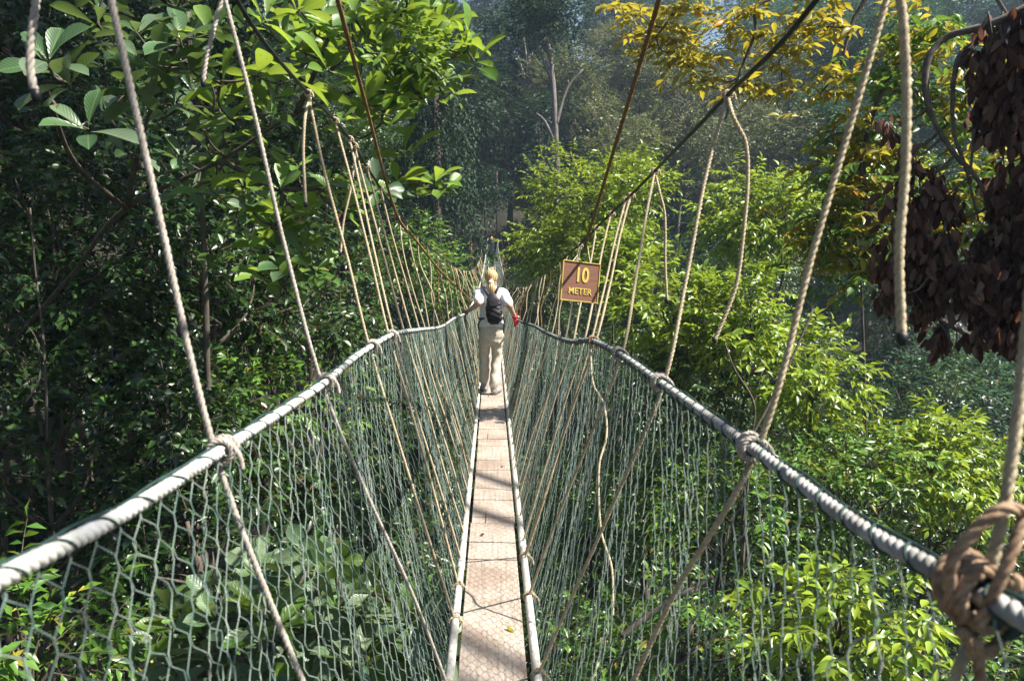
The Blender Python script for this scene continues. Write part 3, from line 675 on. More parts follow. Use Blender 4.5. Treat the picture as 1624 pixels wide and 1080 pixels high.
M['skin'] = basic('skin', [(.42, .25, .17), (.52, .32, .23)], 14, .5)
M['hair'] = basic('blond_hair', [(.26, .14, .05), (.52, .33, .15), (.66, .48, .27)], 14, .5, (14, 6, 1.2), pos=[.3, .5, .7])
M['shirt'] = basic('white_cotton', [(.74, .75, .78), (.84, .84, .86)], 8, .85)
M['khaki'] = basic('khaki_cotton', [(.50, .44, .35), (.63, .56, .46)], 10, .85)
M['shoe'] = basic('grey_suede', [(.22, .21, .20), (.42, .40, .38)], 20, .8)
M['sole'] = basic('sole', [(.05, .05, .05), (.10, .10, .10)], 20, .8)
M['nylon'] = basic('black_nylon', [(.012, .010, .014), (.035, .030, .038)], 15, .55)
M['red'] = basic('red_cloth', [(.55, .02, .04), (.70, .05, .07)], 12, .8)
M['darkcloth'] = basic('dark_cloth', [(.02, .02, .03), (.05, .05, .07)], 12, .85)
M['eye'] = basic('eye', [(.02, .02, .02), (.05, .04, .03)], 12, .2)
def hand(mb, w_, fdir, down, s, curl=1.0):
    """palm with four fingers closing over a rail and a thumb; w_ wrist, fdir the way the knuckles point, down the palm side"""
    f = nrm(fdir); d = nrm(np.asarray(down)-f*(np.asarray(down)@f)); sd_ = np.cross(f, d)*s
    chain(mb, [w_-f*.02, w_+f*.02, w_+f*.06, w_+f*.085], [(.022, .019), (.030, .016), (.039, .014), (.037, .012)], ref=tuple(sd_))
    for i, (o, L) in enumerate(((-.030, .068), (-.010, .078), (.011, .073), (.030, .056))):
        b = w_+f*.085+sd_*o
        p = [b, b+f*L*.38+d*L*.10*curl, b+f*L*.52+d*L*.48*curl, b+f*L*.30+d*L*.80*curl]
        chain(mb, p, [.0095, .0088, .0082, .0072], k=8, ref=tuple(sd_))
    b = w_+f*.025-sd_*.028+d*.004
    chain(mb, [b, b-sd_*.022+f*.022+d*.018, b-sd_*.012+f*.045+d*.040], [.013, .0105, .009], k=8, ref=tuple(f))
def head(mb, c, fwd=1):
    c = np.array(c); f = fwd
    ball(mb, c+[0, 0, .018], (.073, .090, .092)); chain(mb, [c+[0, f*.018, -.02], c+[0, f*.035, -.085]], [(.062, .070), (.036, .040)])
    chain(mb, [c+[0, f*.082, .025], c+[0, f*.100, -.012], c+[0, f*.094, -.022]], [.008, .011, .012], k=8)
    chain(mb, [c+[-.028, f*.078, .036], c+[.028, f*.078, .036]], [.010, .010], k=8)
    chain(mb, [c+[-.018, f*.082, -.050], c+[.018, f*.082, -.050]], [.0075, .0075], k=8)
    for s in (-1, 1): ball(mb, c+[s*.074, 0, .0], (.009, .018, .030), 5)
def face_bits(root, c, fwd):
    for s in (-1, 1):
        mb = MB(); ball(mb, np.array(c)+[s*.030, fwd*.079, .018], .012, 6); mb.build('eye', M['eye'], root)
WY = 10.22
wz = float(deck_z(WY))+.003
W = empty('person', (-.01, WY, wz), 'blond person in white shirt and khaki trousers walking away with both hands on the handrails', 'person')
w0 = np.array([-.01, WY, wz])
def loc(p): return np.asarray(p, float)-w0
hl = loc(at_y(RAIL[-1], WY+.02)); hr_ = loc(at_y(RAIL[1], WY+.05))
HC = np.array([0, .045, 1.575])
sL, sR = np.array([-.165, 0, 1.385]), np.array([.165, 0, 1.385])
wl = hl+np.array([.045, -.075, .040]); wr = hr_+np.array([-.045, -.080, .040])
def elbow(s, w_, out):
    m = (s+w_)/2; d = w_-s; L = np.linalg.norm(d); h = math.sqrt(max(.26**2-(L/2)**2, .0009)); o = np.array(out); o = o-nrm(d)*(o@nrm(d)); return m+nrm(o)*h
eL = elbow(sL, wl, (.05, -1, -.45)); eR = elbow(sR, wr, (.15, -1, -.3))
hipL, hipR = np.array([-.085, 0, .89]), np.array([.085, 0, .89])
kL, aL = np.array([-.098, .09, .50]), np.array([-.10, .13, .095]); kR, aR = np.array([.072, .03, .48]), np.array([.035, -.09, .095])
def body_shape(mb, grow=0.0):
    chain(mb, [(0, 0, .86), (0, 0, .98), (0, 0, 1.13), (0, -.012, 1.27), (0, -.008, 1.37), (0, .0, 1.42)], [(.150, .110), (.142, .098), (.120, .085), (.145, .098), (.150, .085), (.075, .06)], k=20)
    chain(mb, [(0, .004, 1.40), (0, .02, 1.47), (0, .035, 1.54)], [(.062, .055), (.050, .050), (.050, .052)])
    for s, e, w_ in ((sL, eL, wl), (sR, eR, wr)):
        chain(mb, [s*.6+np.array([0, 0, .52])*1.06*1.0*(1.385/1.385)*1.04+0 if False else s*np.array([.55, 1, 1])+np.array([0, 0, .004]), s, s*.6+e*.4, e], [.050, .050, .042, .036])
        chain(mb, [e, e*.65+w_*.35, w_], [.038, .037, .024])
    for h, kn, an in ((hipL, kL, aL), (hipR, kR, aR)):
        chain(mb, [h, h*.5+kn*.5, kn], [.085, .070, .053]); chain(mb, [kn, kn*.7+an*.3, an], [.053, .055, .036])
mb = MB(); body_shape(mb); head(mb, HC)
hand(mb, wl, (-.25, 1, -.05), (-.35, -.1, -1), -1); hand(mb, wr, (.25, 1, -.05), (.35, -.1, -1), 1)
for an, tw in ((aL, -.05), (aR, .18)): chain(mb, [an+[0, -.03, -.055], an+[tw*.05, .06, -.062], an+[tw*.2, .14, -.070]], [(.032, .030), (.040, .025), (.034, .016)])
solid(mb, 'body', M['skin'], W, .0058, 3); face_bits(W, HC, 1)
# trousers
def folds(a, f, z0=1.2):
    return lambda c: a*(np.sin(c[:, 2]*f+7*c[:, 0]+5*c[:, 1])*np.sin(c[:, 2]*f*.37+16*c[:, 0])+.6*np.sin(c[:, 2]*f*1.9+24*c[:, 0]-14*c[:, 1]))*np.clip((z0-c[:, 2])*2.2, .25, 1)
mb = MB()
chain(mb, [(0, -.005, .80), (0, -.012, .90), (0, -.004, .985)], [(.172, .130), (.166, .132), (.146, .110)], k=20)
for h, kn, an in ((hipL, kL, aL), (hipR, kR, aR)):
    chain(mb, [h+[0, -.012, -.03], h*.5+kn*.5+[0, -.008, 0], kn, kn*.5+an*.5+[0, -.02, 0], an+[0, -.015, .065]], [(.090, .104), .084, .072, .068, .070], k=16)
solid(mb, 'trousers', M['khaki'], W, .007, 1, folds(.0048, 27))
# belt line seat pocket seams
mb = MB()
for s in (-1, 1): box(mb, (s*.075, -.141, .89), (.085, .006, .015)); 
mb.build('pocket_flap', M['khaki'], W, smooth=False)
# shirt
mb = MB()
chain(mb, [(0, -.003, .955), (0, -.006, 1.04), (0, -.01, 1.15), (0, -.018, 1.27), (0, -.010, 1.365), (0, 0, 1.425)], [(.175, .135), (.162, .122), (.150, .112), (.168, .118), (.172, .100), (.085, .07)], k=22)
for s, e in ((sL, eL), (sR, eR)):
    chain(mb, [s*np.array([.5, 1, 1])+[0, 0, .004], s+[0, 0, -.002], s*.6+e*.4, s*.22+e*.78], [.064, .065, .066, .072], k=14)
solid(mb, 'shirt', M['shirt'], W, .009, 2, folds(.004, 26, 1.55))
# shoes
for an, tw in ((aL, -.02), (aR, .05)):
    mb = MB(); chain(mb, [an+[0, -.035, -.045], an+[tw*.4, .05, -.050], an+[tw, .12, -.060], an+[tw*1.3, .165, -.066]], [(.044, .040), (.050, .040), (.050, .030), (.040, .022)])
    chain(mb, [an+[0, -.02, -.03], an+[0, -.02, .035]], [.050, .052]); sh = solid(mb, 'shoe', M['shoe'], W, .008, 2)
    mb = MB(); chain(mb, [an+[0, -.045, -.085], an+[tw*.4, .05, -.085], an+[tw*1.3, .175, -.085]], [(.043, .010), (.050, .010), (.042, .010)], ref=(1, 0, 0)); mb.build('sole', M['sole'], sh)
# hair
mb = MB(); ball(mb, HC+[0, -.018, .030], (.092, .098, .098)); chain(mb, [HC+[0, -.030, .0], HC+[0, -.040, -.050]], [(.085, .070), (.060, .045)])
chain(mb, [HC+[0, -.08, -.01], HC+[.0, -.115, -.045]], [.040, .026])
solid(mb, 'hair', M['hair'], W, .008, 3, lambda c: .0022*np.sin(c[:, 0]*260+c[:, 2]*30))
mb = MB(); tube(mb, [HC+[0, -.112, -.035], HC+[.0, -.128, -.058]], [.033, .035], 12, wob=.1); mb.build('hair_band', M['shirt'], W)
mb = MB(); chain(mb, [HC+[0, -.122, -.050], HC+[.008, -.150, -.11], HC+[.022, -.158, -.18], HC+[.036, -.160, -.245]], [(.030, .024), (.050, .030), (.046, .026), (.018, .012)])
chain(mb, [HC+[0.01, -.14, -.10], HC+[.055, -.150, -.17], HC+[.075, -.155, -.22]], [(.028, .018), (.024, .014), (.008, .006)])
solid(mb, 'ponytail', M['hair'], W, .007, 2, lambda c: .003*np.sin(c[:, 0]*240+c[:, 2]*18))
# red cloth band on the right wrist
mb = MB(); d = nrm(wr-eR); ph = np.linspace(0, 2*math.pi*2, 40); u = nrm(np.cross(d, UP)); v = np.cross(d, u)
tube(mb, (wr-d*.035)+d*(np.linspace(0, .03, 40))[:, None]+.031*(np.cos(ph)[:, None]*u+np.sin(ph)[:, None]*v), .010, 6)
chain(mb, [wr-d*.01+[0, -.015, -.02], wr+[.01, -.03, -.07], wr+[-.01, -.03, -.12]], [(.020, .006), (.026, .006), (.012, .004)])
chain(mb, [wr-d*.01+[0.01, -.015, -.02], wr+[.035, -.03, -.06], wr+[.05, -.03, -.09]], [(.014, .006), (.018, .006), (.010, .004)])
mb.build('red_wristband', M['red'], W)
# backpack
BP = empty('backpack', tuple(w0+np.array([.035, -.14, 1.02])), 'small black backpack worn on the back of the blond person in white', 'backpack')
bpo = np.array([.035, -.14, 1.02])
def bl(P): return [np.array(p)-bpo for p in P]
mb = MB(); chain(mb, bl([(.045, -.195, 1.05), (.04, -.20, 1.12), (.032, -.200, 1.22), (.020, -.185, 1.32), (.01, -.165, 1.365)]), [(.098, .055), (.112, .064), (.106, .062), (.074, .050), (.035, .03)], k=18)
solid(mb, 'bag', M['nylon'], BP, .009, 2, lambda c: .007*np.sin(c[:, 2]*60+c[:, 0]*25)*np.sin(c[:, 0]*45+1)+.003*np.sin(c[:, 2]*140))
mb = MB(); chain(mb, bl([(.05, -.262, 1.06), (.05, -.268, 1.13), (.045, -.262, 1.19)]), [(.072, .022), (.080, .024), (.068, .018)], k=14); solid(mb, 'front_pocket', M['nylon'], BP, .008, 2, lambda c: .003*np.sin(c[:, 2]*90+c[:, 0]*40))
mb = MB(); chain(mb, bl([(.015, -.215, 1.375), (.02, -.240, 1.32), (.03, -.262, 1.26)]), [(.05, .02), (.085, .022), (.075, .014)], k=14); mb.build('top_flap', M['nylon'], BP)
for s in (-1, 1):
    mb = MB(); chain(mb, bl([(s*.03, -.15, 1.345), (s*.085, -.115, 1.445), (s*.10, .0, 1.462), (s*.105, .10, 1.40)]), [(.020, .006)]*4, k=8, ref=(1, 0, 0))
    mb.build('shoulder_strap', M['nylon'], BP); mb = MB()
    chain(mb, bl([(s*.125+.03, -.185, 1.06), (s*.165, -.12, 1.05), (s*.19, -.02, 1.12)]), [(.006, .013)]*3, k=8)
    mb.build('waist_strap', M['nylon'], BP); mb = MB()
    chain(mb, bl([(s*.15+.02, -.155, 1.05), (s*.172, -.165, .98), (s*.165, -.160, .90 if s < 0 else .86)]), [(.009, .004)]*3, k=6)
    mb.build('dangling_strap', M['nylon'], BP)

# a few fallen leaves lying on the planks
rl = np.random.default_rng(14)
for i, (x_, y_, how) in enumerate([(-.09, 2.75, 'curled brown leaf lying on the nearest plank by the left pole'), (.10, 3.35, 'small yellowed leaf lying near the right edge of the second plank'), (-.06, 4.7, 'dry brown leaf lying on the walkway halfway to the person'), (.07, 6.4, 'dry leaf lying on the walkway nearest the person')]):
    mb = MB(); a_ = rl.random()*6.28; A_ = np.array([[math.cos(a_), math.sin(a_), .05]])
    place(mb, MED, np.array([[x_, y_, float(deck_z(y_))+.009]]), A_, np.array([[0, 0, -1.]]) if i % 2 else np.array([[0, 0, 1.]]), .055, .024)
    o = mb.build('fallen_leaf', M['autumn'] if i == 1 else M['dead'], None, origin=(x_, y_, float(deck_z(y_)))); o.location = (x_, y_, float(deck_z(y_))); tag(o, how, 'leaf', 'fallen leaves on the walkway')
# far walker, coming the other way
FY = 43.5; fz = float(deck_z(FY))+.003
G = empty('person', (.0, FY, fz), 'dark clothed walker coming the other way at the far end of the rope bridge', 'person')
g0 = np.array([.0, FY, fz]); fl = at_y(RAIL[-1], FY)-g0; fr = at_y(RAIL[1], FY)-g0
mb = MB(); HC2 = np.array([0, -.04, 1.60])
gs = [(np.array([-.17, 0, 1.41]), fl+[.03, .03, .05]), (np.array([.17, 0, 1.41]), fr+[-.03, .03, .05])]
def legs2(mb, g):
    for s, dy in ((-1, -.12), (1, .1)): chain(mb, [(s*.09, 0, .90), (s*.08, dy*.3-.03, .5), (s*.07, dy, .09)], [.085+g, .06+g, .04+g*1.2])
chain(mb, [(0, 0, .88), (0, 0, 1.15), (0, 0, 1.38), (0, 0, 1.44)], [(.15, .11), (.125, .09), (.155, .09), (.07, .06)], k=16); chain(mb, [(0, 0, 1.42), (0, -.03, 1.55)], [.05, .05]); head(mb, HC2, -1); legs2(mb, 0)
for (s, w_), sg in zip(gs, (-1, 1)):
    e = elbow(s, w_, (sg, .3, -.2)); chain(mb, [s, s*.5+e*.5, e], [.05, .042, .037]); chain(mb, [e, w_], [.037, .025]); hand(mb, w_, (sg*.4, -1, 0), (0, 0, -1), -sg)
for s, dy in ((-1, -.12), (1, .1)): chain(mb, [(s*.07, dy+.03, .035), (s*.07, dy-.14, .025)], [.038, .03])
solid(mb, 'body', M['skin'], G, .009, 2); face_bits(G, HC2, -1)
mb = MB(); chain(mb, [(0, 0, .92), (0, 0, 1.15), (0, 0, 1.37), (0, 0, 1.43)], [(.17, .13), (.15, .11), (.17, .105), (.08, .07)], k=16)
for (s, w_), sg in zip(gs, (-1, 1)):
    e = elbow(s, w_, (sg, .3, -.2)); chain(mb, [s, s*.4+e*.6], [.062, .064])
solid(mb, 'shirt', M['darkcloth'], G, .012, 2)
mb = MB(); legs2(mb, .022); chain(mb, [(0, 0, .82), (0, 0, .96)], [(.165, .125), (.155, .115)], k=16); solid(mb, 'trousers', M['darkcloth'], G, .012, 2)
mb = MB(); ball(mb, HC2+[0, .022, .035], (.085, .088, .088)); solid(mb, 'hair', M['nylon'], G, .01, 2)
for s, dy in ((-1, -.12), (1, .1)):
    mb = MB(); chain(mb, [(s*.07, dy+.04, .045), (s*.07, dy-.15, .035)], [(.046, .042), (.04, .03)]); mb.build('shoe', M['sole'], G)

# ------------------------------------------------------------------ far landing: platform round a trunk
PT = empty('tree_platform', (0, 50.5, float(deck_z(49))), 'dark timber landing platform fixed to a trunk at the far end of the bridge', 'platform')
mb = MB(); pz = float(deck_z(49))
box(mb, (0, 0, -.04), (2.4, 2.6, .07)); mb.build('floor_boards', M['dark_wood'], PT, smooth=False)
for sx in (-1, 1):
    mb = MB(); tube(mb, [(sx*1.1, -1.1, -.5), (sx*1.1, -1.1, 1.1)], .05, 8); mb.build('post', M['dark_wood'], PT)
    mb = MB(); tube(mb, [(sx*1.1, -1.1, 1.05), (sx*1.1, 1.1, 1.05)], .035, 8); mb.build('rail', M['dark_wood'], PT)
    mb = MB(); tube(mb, [(sx*.9, -1., -.08), (sx*.25, 1.0, -2.4)], .06, 8); mb.build('brace', M['dark_wood'], PT)
    mb = MB(); tube(mb, [(-.42 if sx < 0 else .36, -.5, 0), (-.42 if sx < 0 else .36, -.5, E+3.4-pz)], .06, 8); mb.build('mast', M['dark_wood'], PT)

# ------------------------------------------------------------------ trees
def bough_tree(name, label, cat, basexy, r0, limbs, builder, bark='bark', group=None):
    """tree whose limbs follow given paths; builder fills in the crown mesh"""
    gz = float(ground(*basexy))-.1; b = np.array([*basexy, gz]); root = empty(name, b, label, cat, group)
    wood = MB()
    for P, ra, rb in limbs:
        P = smooth_path(np.array(P), 6*len(P)); tube(wood, P, np.linspace(ra, rb, len(P)), 7, wob=.08)
    crown, matn = builder(wood)
    wood.build('trunk', M[bark], root, origin=b)
    for nm, c, m in crown: c.build(nm, M[m], root, origin=b)
    return root
def whorl(mb, rng, P, D, n, L, W, spread=(.7, 1.35), T=OBO):
    D = nrm(D); a = nrm(np.cross(D, [.3, .8, .2])); b = np.cross(D, a); az = np.arange(n)*2.4+rng.random()*6+rng.normal(size=n)*.2
    th = rng.uniform(*spread, n); A = D*np.cos(th)[:, None]+(a*np.cos(az)[:, None]+b*np.sin(az)[:, None])*np.sin(th)[:, None]
    A = A-UP*.12; N = D+rng.normal(size=(n, 3))*.25; sc = rng.uniform(.65, 1.1, n)
    Pp = P+A*.015-D*(np.arange(n)*.008)[:, None]
    place(mb, T, Pp, A, N, L*sc, W*sc)

class Net:
    """boughs that branch: every new tip joins the nearest wood already grown"""
    def __init__(s, paths): s.P = np.vstack(paths); s.r = np.full(len(s.P), .03)
    def join(s, wood, rng, tips, r=.008, dirs=None):
        T = [np.asarray(t, float) for t in tips]; left = set(range(len(T))); D = np.array([np.linalg.norm(s.P-t, axis=1).min() for t in T])
        while left:
            k = min(left, key=lambda q: D[q]); left.discard(k); t = T[k]
            j = int(np.argmin(np.linalg.norm(s.P-t, axis=1)+.35*np.maximum(0, s.P[:, 2]-t[2]))); a = s.P[j]; d = np.linalg.norm(t-a)
            if d < .01: continue
            m = (a+t)/2+rng.normal(size=3)*.10*d-UP*.08*d; Q = smooth_path([a, m, t], 8)
            tube(wood, Q, np.linspace(r*1.15, r*.7, 8), 5); s.P = np.vstack([s.P, Q[2:]])
            for q in left: D[q] = min(D[q], np.linalg.norm(Q-T[q], axis=1).min())
# --- the big leaved tree reaching in at the upper left
BLp = [(75, 95, 3.6), (105, 130, 3.7), (140, 205, 4.0), (500, 55, 5.6), (560, 25, 5.6), (600, 90, 5.8), (655, 50, 5.9), (700, 35, 6), (740, 62, 6), (752, 100, 6), (690, 285, 6.2), (705, 300, 6.3), (640, 245, 6), (450, 70, 5.4),
       (405, 120, 5.2), (350, 130, 5.2), (470, 125, 5.3), (575, 165, 5.6), (250, 105, 4.8), (285, 60, 4.8), (465, 330, 5.6), (440, 395, 5.6), (470, 425, 5.6), (335, 55, 5), (520, 110, 5.5), (610, 165, 5.9), (650, 125, 6), (690, 120, 6.1),
       (625, 20, 5.9), (545, 95, 5.6), (420, 30, 5.3), (475, 15, 5.4), (585, 60, 5.7), (670, 90, 6), (620, 130, 5.9), (215, 50, 4.9), (365, 190, 5.4), (430, 180, 5.5), (300, 110, 5), (660, 310, 6.2), (630, 290, 6.1), (715, 80, 6.1), (530, 40, 5.6), (230, 150, 5)]
HI = [(730, 25), (690, 255), (450, 290), (560, 50)]
def big_builder(wood):
    rng = np.random.default_rng(21); lit, shade = MB(), MB()
    Lp = [smooth_path([pt(*c) for c in l], 40) for l in BL_LIMBS]; allp = np.vstack(Lp)
    W_ = list(BLp)
    for i in range(150):
        x = rng.uniform(150, 720); ymax = 330 if x < 600 else 200
        y = rng.uniform(-60, ymax); W_.append((x, y, rng.uniform(5.6, 8.2)))
    for a_, b_ in ((445, 300), (455, 345), (430, 365), (480, 400), (500, 430), (450, 450), (540, 330), (600, 300), (395, 330), (520, 290), (420, 440)): W_.append((a_, b_, 5.5))
    for x in np.arange(330, 520, 22): W_.append((x, rng.uniform(330, 430), rng.uniform(6.5, 8)))
    tips = []
    for i, (x, y, d) in enumerate(W_):
        P = pt(x, y, d); main = i < len(BLp)
        D = np.array([rng.normal()*.45, -.25+rng.normal()*.4, .9]); L = .29 if main else .25
        tgt = lit if (x > 330 and rng.random() < .85) else shade  # left rosettes and some others take the shade coloured leaf copy
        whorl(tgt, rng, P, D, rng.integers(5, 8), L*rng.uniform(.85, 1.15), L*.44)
        tips.append(P)
    Net(Lp).join(wood, rng, tips, .009)
    # smaller yellow green climber leaves among them
    n = 110; px = rng.uniform(600, 715, n); py = 70+rng.normal(size=n)*30; O = np.array([pt(a, b, 5.8+rng.normal()*.2) for a, b in zip(px, py)])
    sprays(lit, None, rng, O, rng.normal(size=(n, 3))+UP*.4, .20, 4, .085, .045, (MED[0], MED[1], MED[2]), droop=.3)
    return [('crown', lit, 'big'), ('shade_tinted_foliage', shade, 'bigshade')], None
BL_LIMBS = [[(-330, 820, 8.2), (-60, 620, 8), (110, 440, 7.3), (200, 330, 6.2), (350, 255, 6), (470, 180, 5.8), (610, 130, 5.9), (735, 85, 6.1)], [(350, 255, 6), (450, 300, 6), (560, 290, 6.1), (640, 285, 6.2), (692, 305, 6.3)],
            [(200, 330, 6.2), (230, 200, 5.6), (270, 100, 5), (300, 20, 5)], [(200, 330, 6.2), (120, 260, 4.9), (70, 130, 3.8)], [(450, 300, 6), (440, 380, 5.8), (465, 435, 5.7)], [(470, 180, 5.8), (510, 90, 5.6), (540, 0, 5.6)]]
bb = (-8.4, 7.2)
rootp = np.array([bb[0], bb[1], float(ground(*bb))-.1])
bough_tree('broad_leaved_tree', 'tree with big glossy ribbed leaves in rosettes reaching in at the upper left, sunlit', 'tree', bb, .2,
           [([rootp, rootp*.5+pt(-330, 820, 8.2)*.5, pt(-330, 820, 8.2), pt(-360, 400, 8.2)], .16, .05)]+[([pt(*c) for c in l], .034 if i == 0 else .022, .011) for i, l in enumerate(BL_LIMBS)], big_builder)
# --- big pale leaved bush below the left net
def pale_builder(wood):
    rng = np.random.default_rng(8); a, b = MB(), MB()
    base = rootq; tips = []
    for i in range(130):
        x = rng.uniform(250, 740); y = rng.uniform(935, 1150) if x < 600 else rng.uniform(940, 1150)
        if 400 < x < 560 and rng.random() < .6: y = rng.uniform(870, 1000)
        d = rng.uniform(4.3, 5.6) ; P = pt(x, y, d); D = np.array([rng.normal()*.4, -.2+rng.normal()*.4, 1])
        whorl(a if rng.random() < .75 else b, rng, P, D, rng.integers(5, 8), .27*rng.uniform(.65, 1.15), .12, (.5, 1.3))
        tips.append(P)
    Net([smooth_path([base+UP*2, base+UP*5], 10)]).join(wood, rng, tips, .014)
    return [('crown', a, 'bigpale'), ('young_leaves', b, 'big')], None
cq = pt(430, 1050, 5.4); rootq = np.array([cq[0], cq[1]+.5, float(ground(cq[0], cq[1]))])
bough_tree('broad_leaved_shrub', 'pale grey green big leaved treetop just below the left net beside the walkway', 'tree', (float(rootq[0]), float(rootq[1])), .1, [([rootq, rootq+UP*2, rootq+UP*5], .12, .07)], pale_builder)

# --- yellow leaved boughs at the top, right of the middle
def clusters(lv, wood, rng, pts, allp, n, s, L, W, T=MED, rr=.22, droop=.3, m=6, tw=.008):
    for (x, y, d) in pts:
        P = pt(x, y, d); k = n; O = P+rng.normal(size=(k, 3))*rr*np.array([1, 1, .45]); D = rng.normal(size=(k, 3))*np.array([1, 1, .35])+UP*.1
        sprays(lv, wood, rng, O, D, s, m, L, W, T, droop=droop, nj=.45, twr=.003)
    Net([allp]).join(wood, rng, [pt(*c) for c in pts], tw)
YL = [[(1700, -260, 7.5), (1500, -150, 7.8), (1330, -40, 8), (1200, 10, 8), (1198, 50, 8), (1175, 110, 8), (1150, 190, 8)], [(1330, -40, 8), (1200, -50, 8.4), (1090, 0, 8.5), (1040, 60, 8.5)], [(1500, -150, 7.8), (1360, 20, 8), (1330, 110, 8), (1300, 150, 8)]]
YP = [(985, 10, 8.5), (1015, 25, 8.5), (1050, 45, 8.5), (1085, 10, 8.4), (1110, 15, 8.3), (1060, 85, 8.5), (1090, 95, 8.4), (1115, 90, 8.2), (1030, 65, 8.6), (1075, 60, 8.4), (1150, 45, 8.2), (1215, 55, 8), (1255, 35, 8), (1290, 40, 8), (1235, 100, 8), (1245, 85, 8), (1210, 140, 8), (1185, 135, 8),
      (1240, 140, 8), (1325, 115, 8), (1335, 120, 8), (1330, 140, 8), (1140, 130, 8.2), (1180, 20, 8), (1120, -20, 8.3), (1225, -20, 8.2), (1310, 0, 8), (1345, 45, 8), (1100, 115, 8.3)]
def yb(wood):
    rng = np.random.default_rng(31); lv = MB(); Lp = np.vstack([smooth_path([pt(*c) for c in l], 40) for l in YL])
    clusters(lv, wood, rng, YP, Lp, 9, .22, .13, .055, rr=.10, droop=.3, m=5)
    return [('crown', lv, 'autumn')], None
yb0 = pt(1700, -260, 7.5); rt = np.array([yb0[0]+.5, yb0[1], float(ground(yb0[0]+.5, yb0[1]))-.1])
bough_tree('yellow_leaved_tree', 'slender boughs with golden yellow leaves hanging in at the top right of the middle', 'tree', (float(rt[0]), float(rt[1])), .2,
           [([rt, rt*.5+yb0*.5+[.4, 0, 0], yb0], .17, .07)]+[([pt(*c) for c in l], .035, .010) for l in YL], yb)
# --- olive and orange tinted tree behind the dead leaves
OL = [[(1860, 800, 6.8), (1660, 600, 7.2), (1450, 480, 7.5), (1380, 380, 7.6), (1420, 280, 7.6), (1500, 200, 7.6)], [(1450, 480, 7.5), (1330, 400, 7.8), (1310, 320, 7.8)], [(1450, 480, 7.5), (1520, 350, 7.6), (1580, 250, 7.6)], [(1380, 380, 7.6), (1370, 240, 7.6), (1420, 110, 7.6), (1510, 50, 7.6)]]
OP = [(x, y, d) for x, y, d in [(1330, 300, 7.8), (1360, 270, 7.6), (1375, 320, 7.6), (1340, 350, 7.8), (1395, 360, 7.5), (1320, 380, 7.8), (1360, 400, 7.7), (1385, 215, 7.6), (1370, 190, 7.6), (1400, 120, 7.6), (1385, 250, 7.6), (1440, 60, 7.6), (1470, 45, 7.6), (1510, 45, 7.6), (1480, 80, 7.6),
      (1500, 140, 7.6), (1530, 170, 7.6), (1560, 200, 7.6), (1500, 300, 7.6), (1560, 280, 7.6), (1530, 330, 7.5), (1560, 350, 7.5), (1600, 250, 7.5), (1610, 330, 7.4), (1480, 370, 7.5), (1350, 430, 7.7), (1430, 250, 7.6), (1470, 330, 7.6), (1300, 350, 7.9), (1395, 400, 7.6), (1345, 250, 7.8), (1440, 140, 7.7), (1310, 410, 7.9), (1620, 270, 7.4), (1550, 110, 7.6)]]
def ob(wood):
    rng = np.random.default_rng(33); lv = MB(); l2 = MB(); Lp = np.vstack([smooth_path([pt(*c) for c in l], 40) for l in OL])
    clusters(lv, wood, rng, OP[::2], Lp, 16, .3, .12, .05, rr=.2, droop=.35, m=7); clusters(l2, wood, rng, OP[1::2], Lp, 20, .3, .12, .05, rr=.22, droop=.4, m=7)
    return [('crown', lv, 'autumn'), ('green_foliage', l2, 'mid')], None
o0 = pt(1860, 800, 6.8); rt2 = np.array([o0[0]+.3, o0[1]+.2, float(ground(o0[0]+.3, o0[1]+.2))-.1])
bough_tree('olive_leaved_tree', 'thin tree with olive and orange tinted leaves behind the hanging dead leaves', 'tree', (float(rt2[0]), float(rt2[1])), .15, [([rt2, rt2*.5+o0*.5, o0], .14, .07)]+[([pt(*c) for c in l], .040, .012) for l in OL], ob)
# --- crooked tree hung with masses of dead brown leaves
DL = [[(1760, -60, 4.6), (1640, 8, 4.8), (1560, 42, 4.9), (1500, 60, 5), (1474, 90, 5), (1467, 135, 5), (1480, 190, 5), (1510, 240, 5), (1548, 282, 5), (1565, 320, 5), (1572, 400, 5), (1560, 470, 5)],
      [(1640, 8, 4.8), (1560, 60, 5), (1522, 90, 5), (1511, 150, 5), (1514, 215, 5), (1530, 262, 5), (1552, 350, 5)],
      [(1760, 150, 4.6), (1660, 200, 4.8), (1600, 300, 5), (1530, 345, 5), (1440, 340, 5.1)], [(1760, 150, 4.6), (1650, 330, 4.9), (1560, 400, 5), (1480, 430, 5)],
      [(1572, 60, 4.9), (1568, 140, 5), (1545, 210, 5), (1540, 270, 5)], [(1640, 8, 4.8), (1600, 100, 4.9), (1610, 200, 4.9)]]
DB = [(1440, 330, 34, 50, 5.1), (1425, 420, 30, 75, 5.1), (1465, 440, 50, 70, 5.1), (1510, 450, 50, 60, 5), (1555, 470, 50, 60, 5), (1500, 545, 24, 34, 5), (1600, 420, 40, 120, 4.9), (1640, 330, 40, 180, 4.8), (1580, 90, 40, 75, 4.9), (1600, 170, 45, 60, 4.9), (1640, 100, 40, 160, 4.8),
      (1590, 215, 22, 30, 4.9), (1410, 215, 9, 22, 5.2), (1500, 330, 22, 25, 5.1), (1480, 300, 18, 40, 5.1), (1440, 265, 15, 25, 5.1), (1545, 545, 22, 20, 5), (1590, 520, 30, 35, 5), (1415, 480, 22, 30, 5.1), (1620, 500, 35, 60, 4.9), (1555, 190, 12, 20, 5), (1600, 300, 40, 60, 4.9), (1500, 395, 45, 30, 5.05), (1560, 400, 40, 35, 5)]
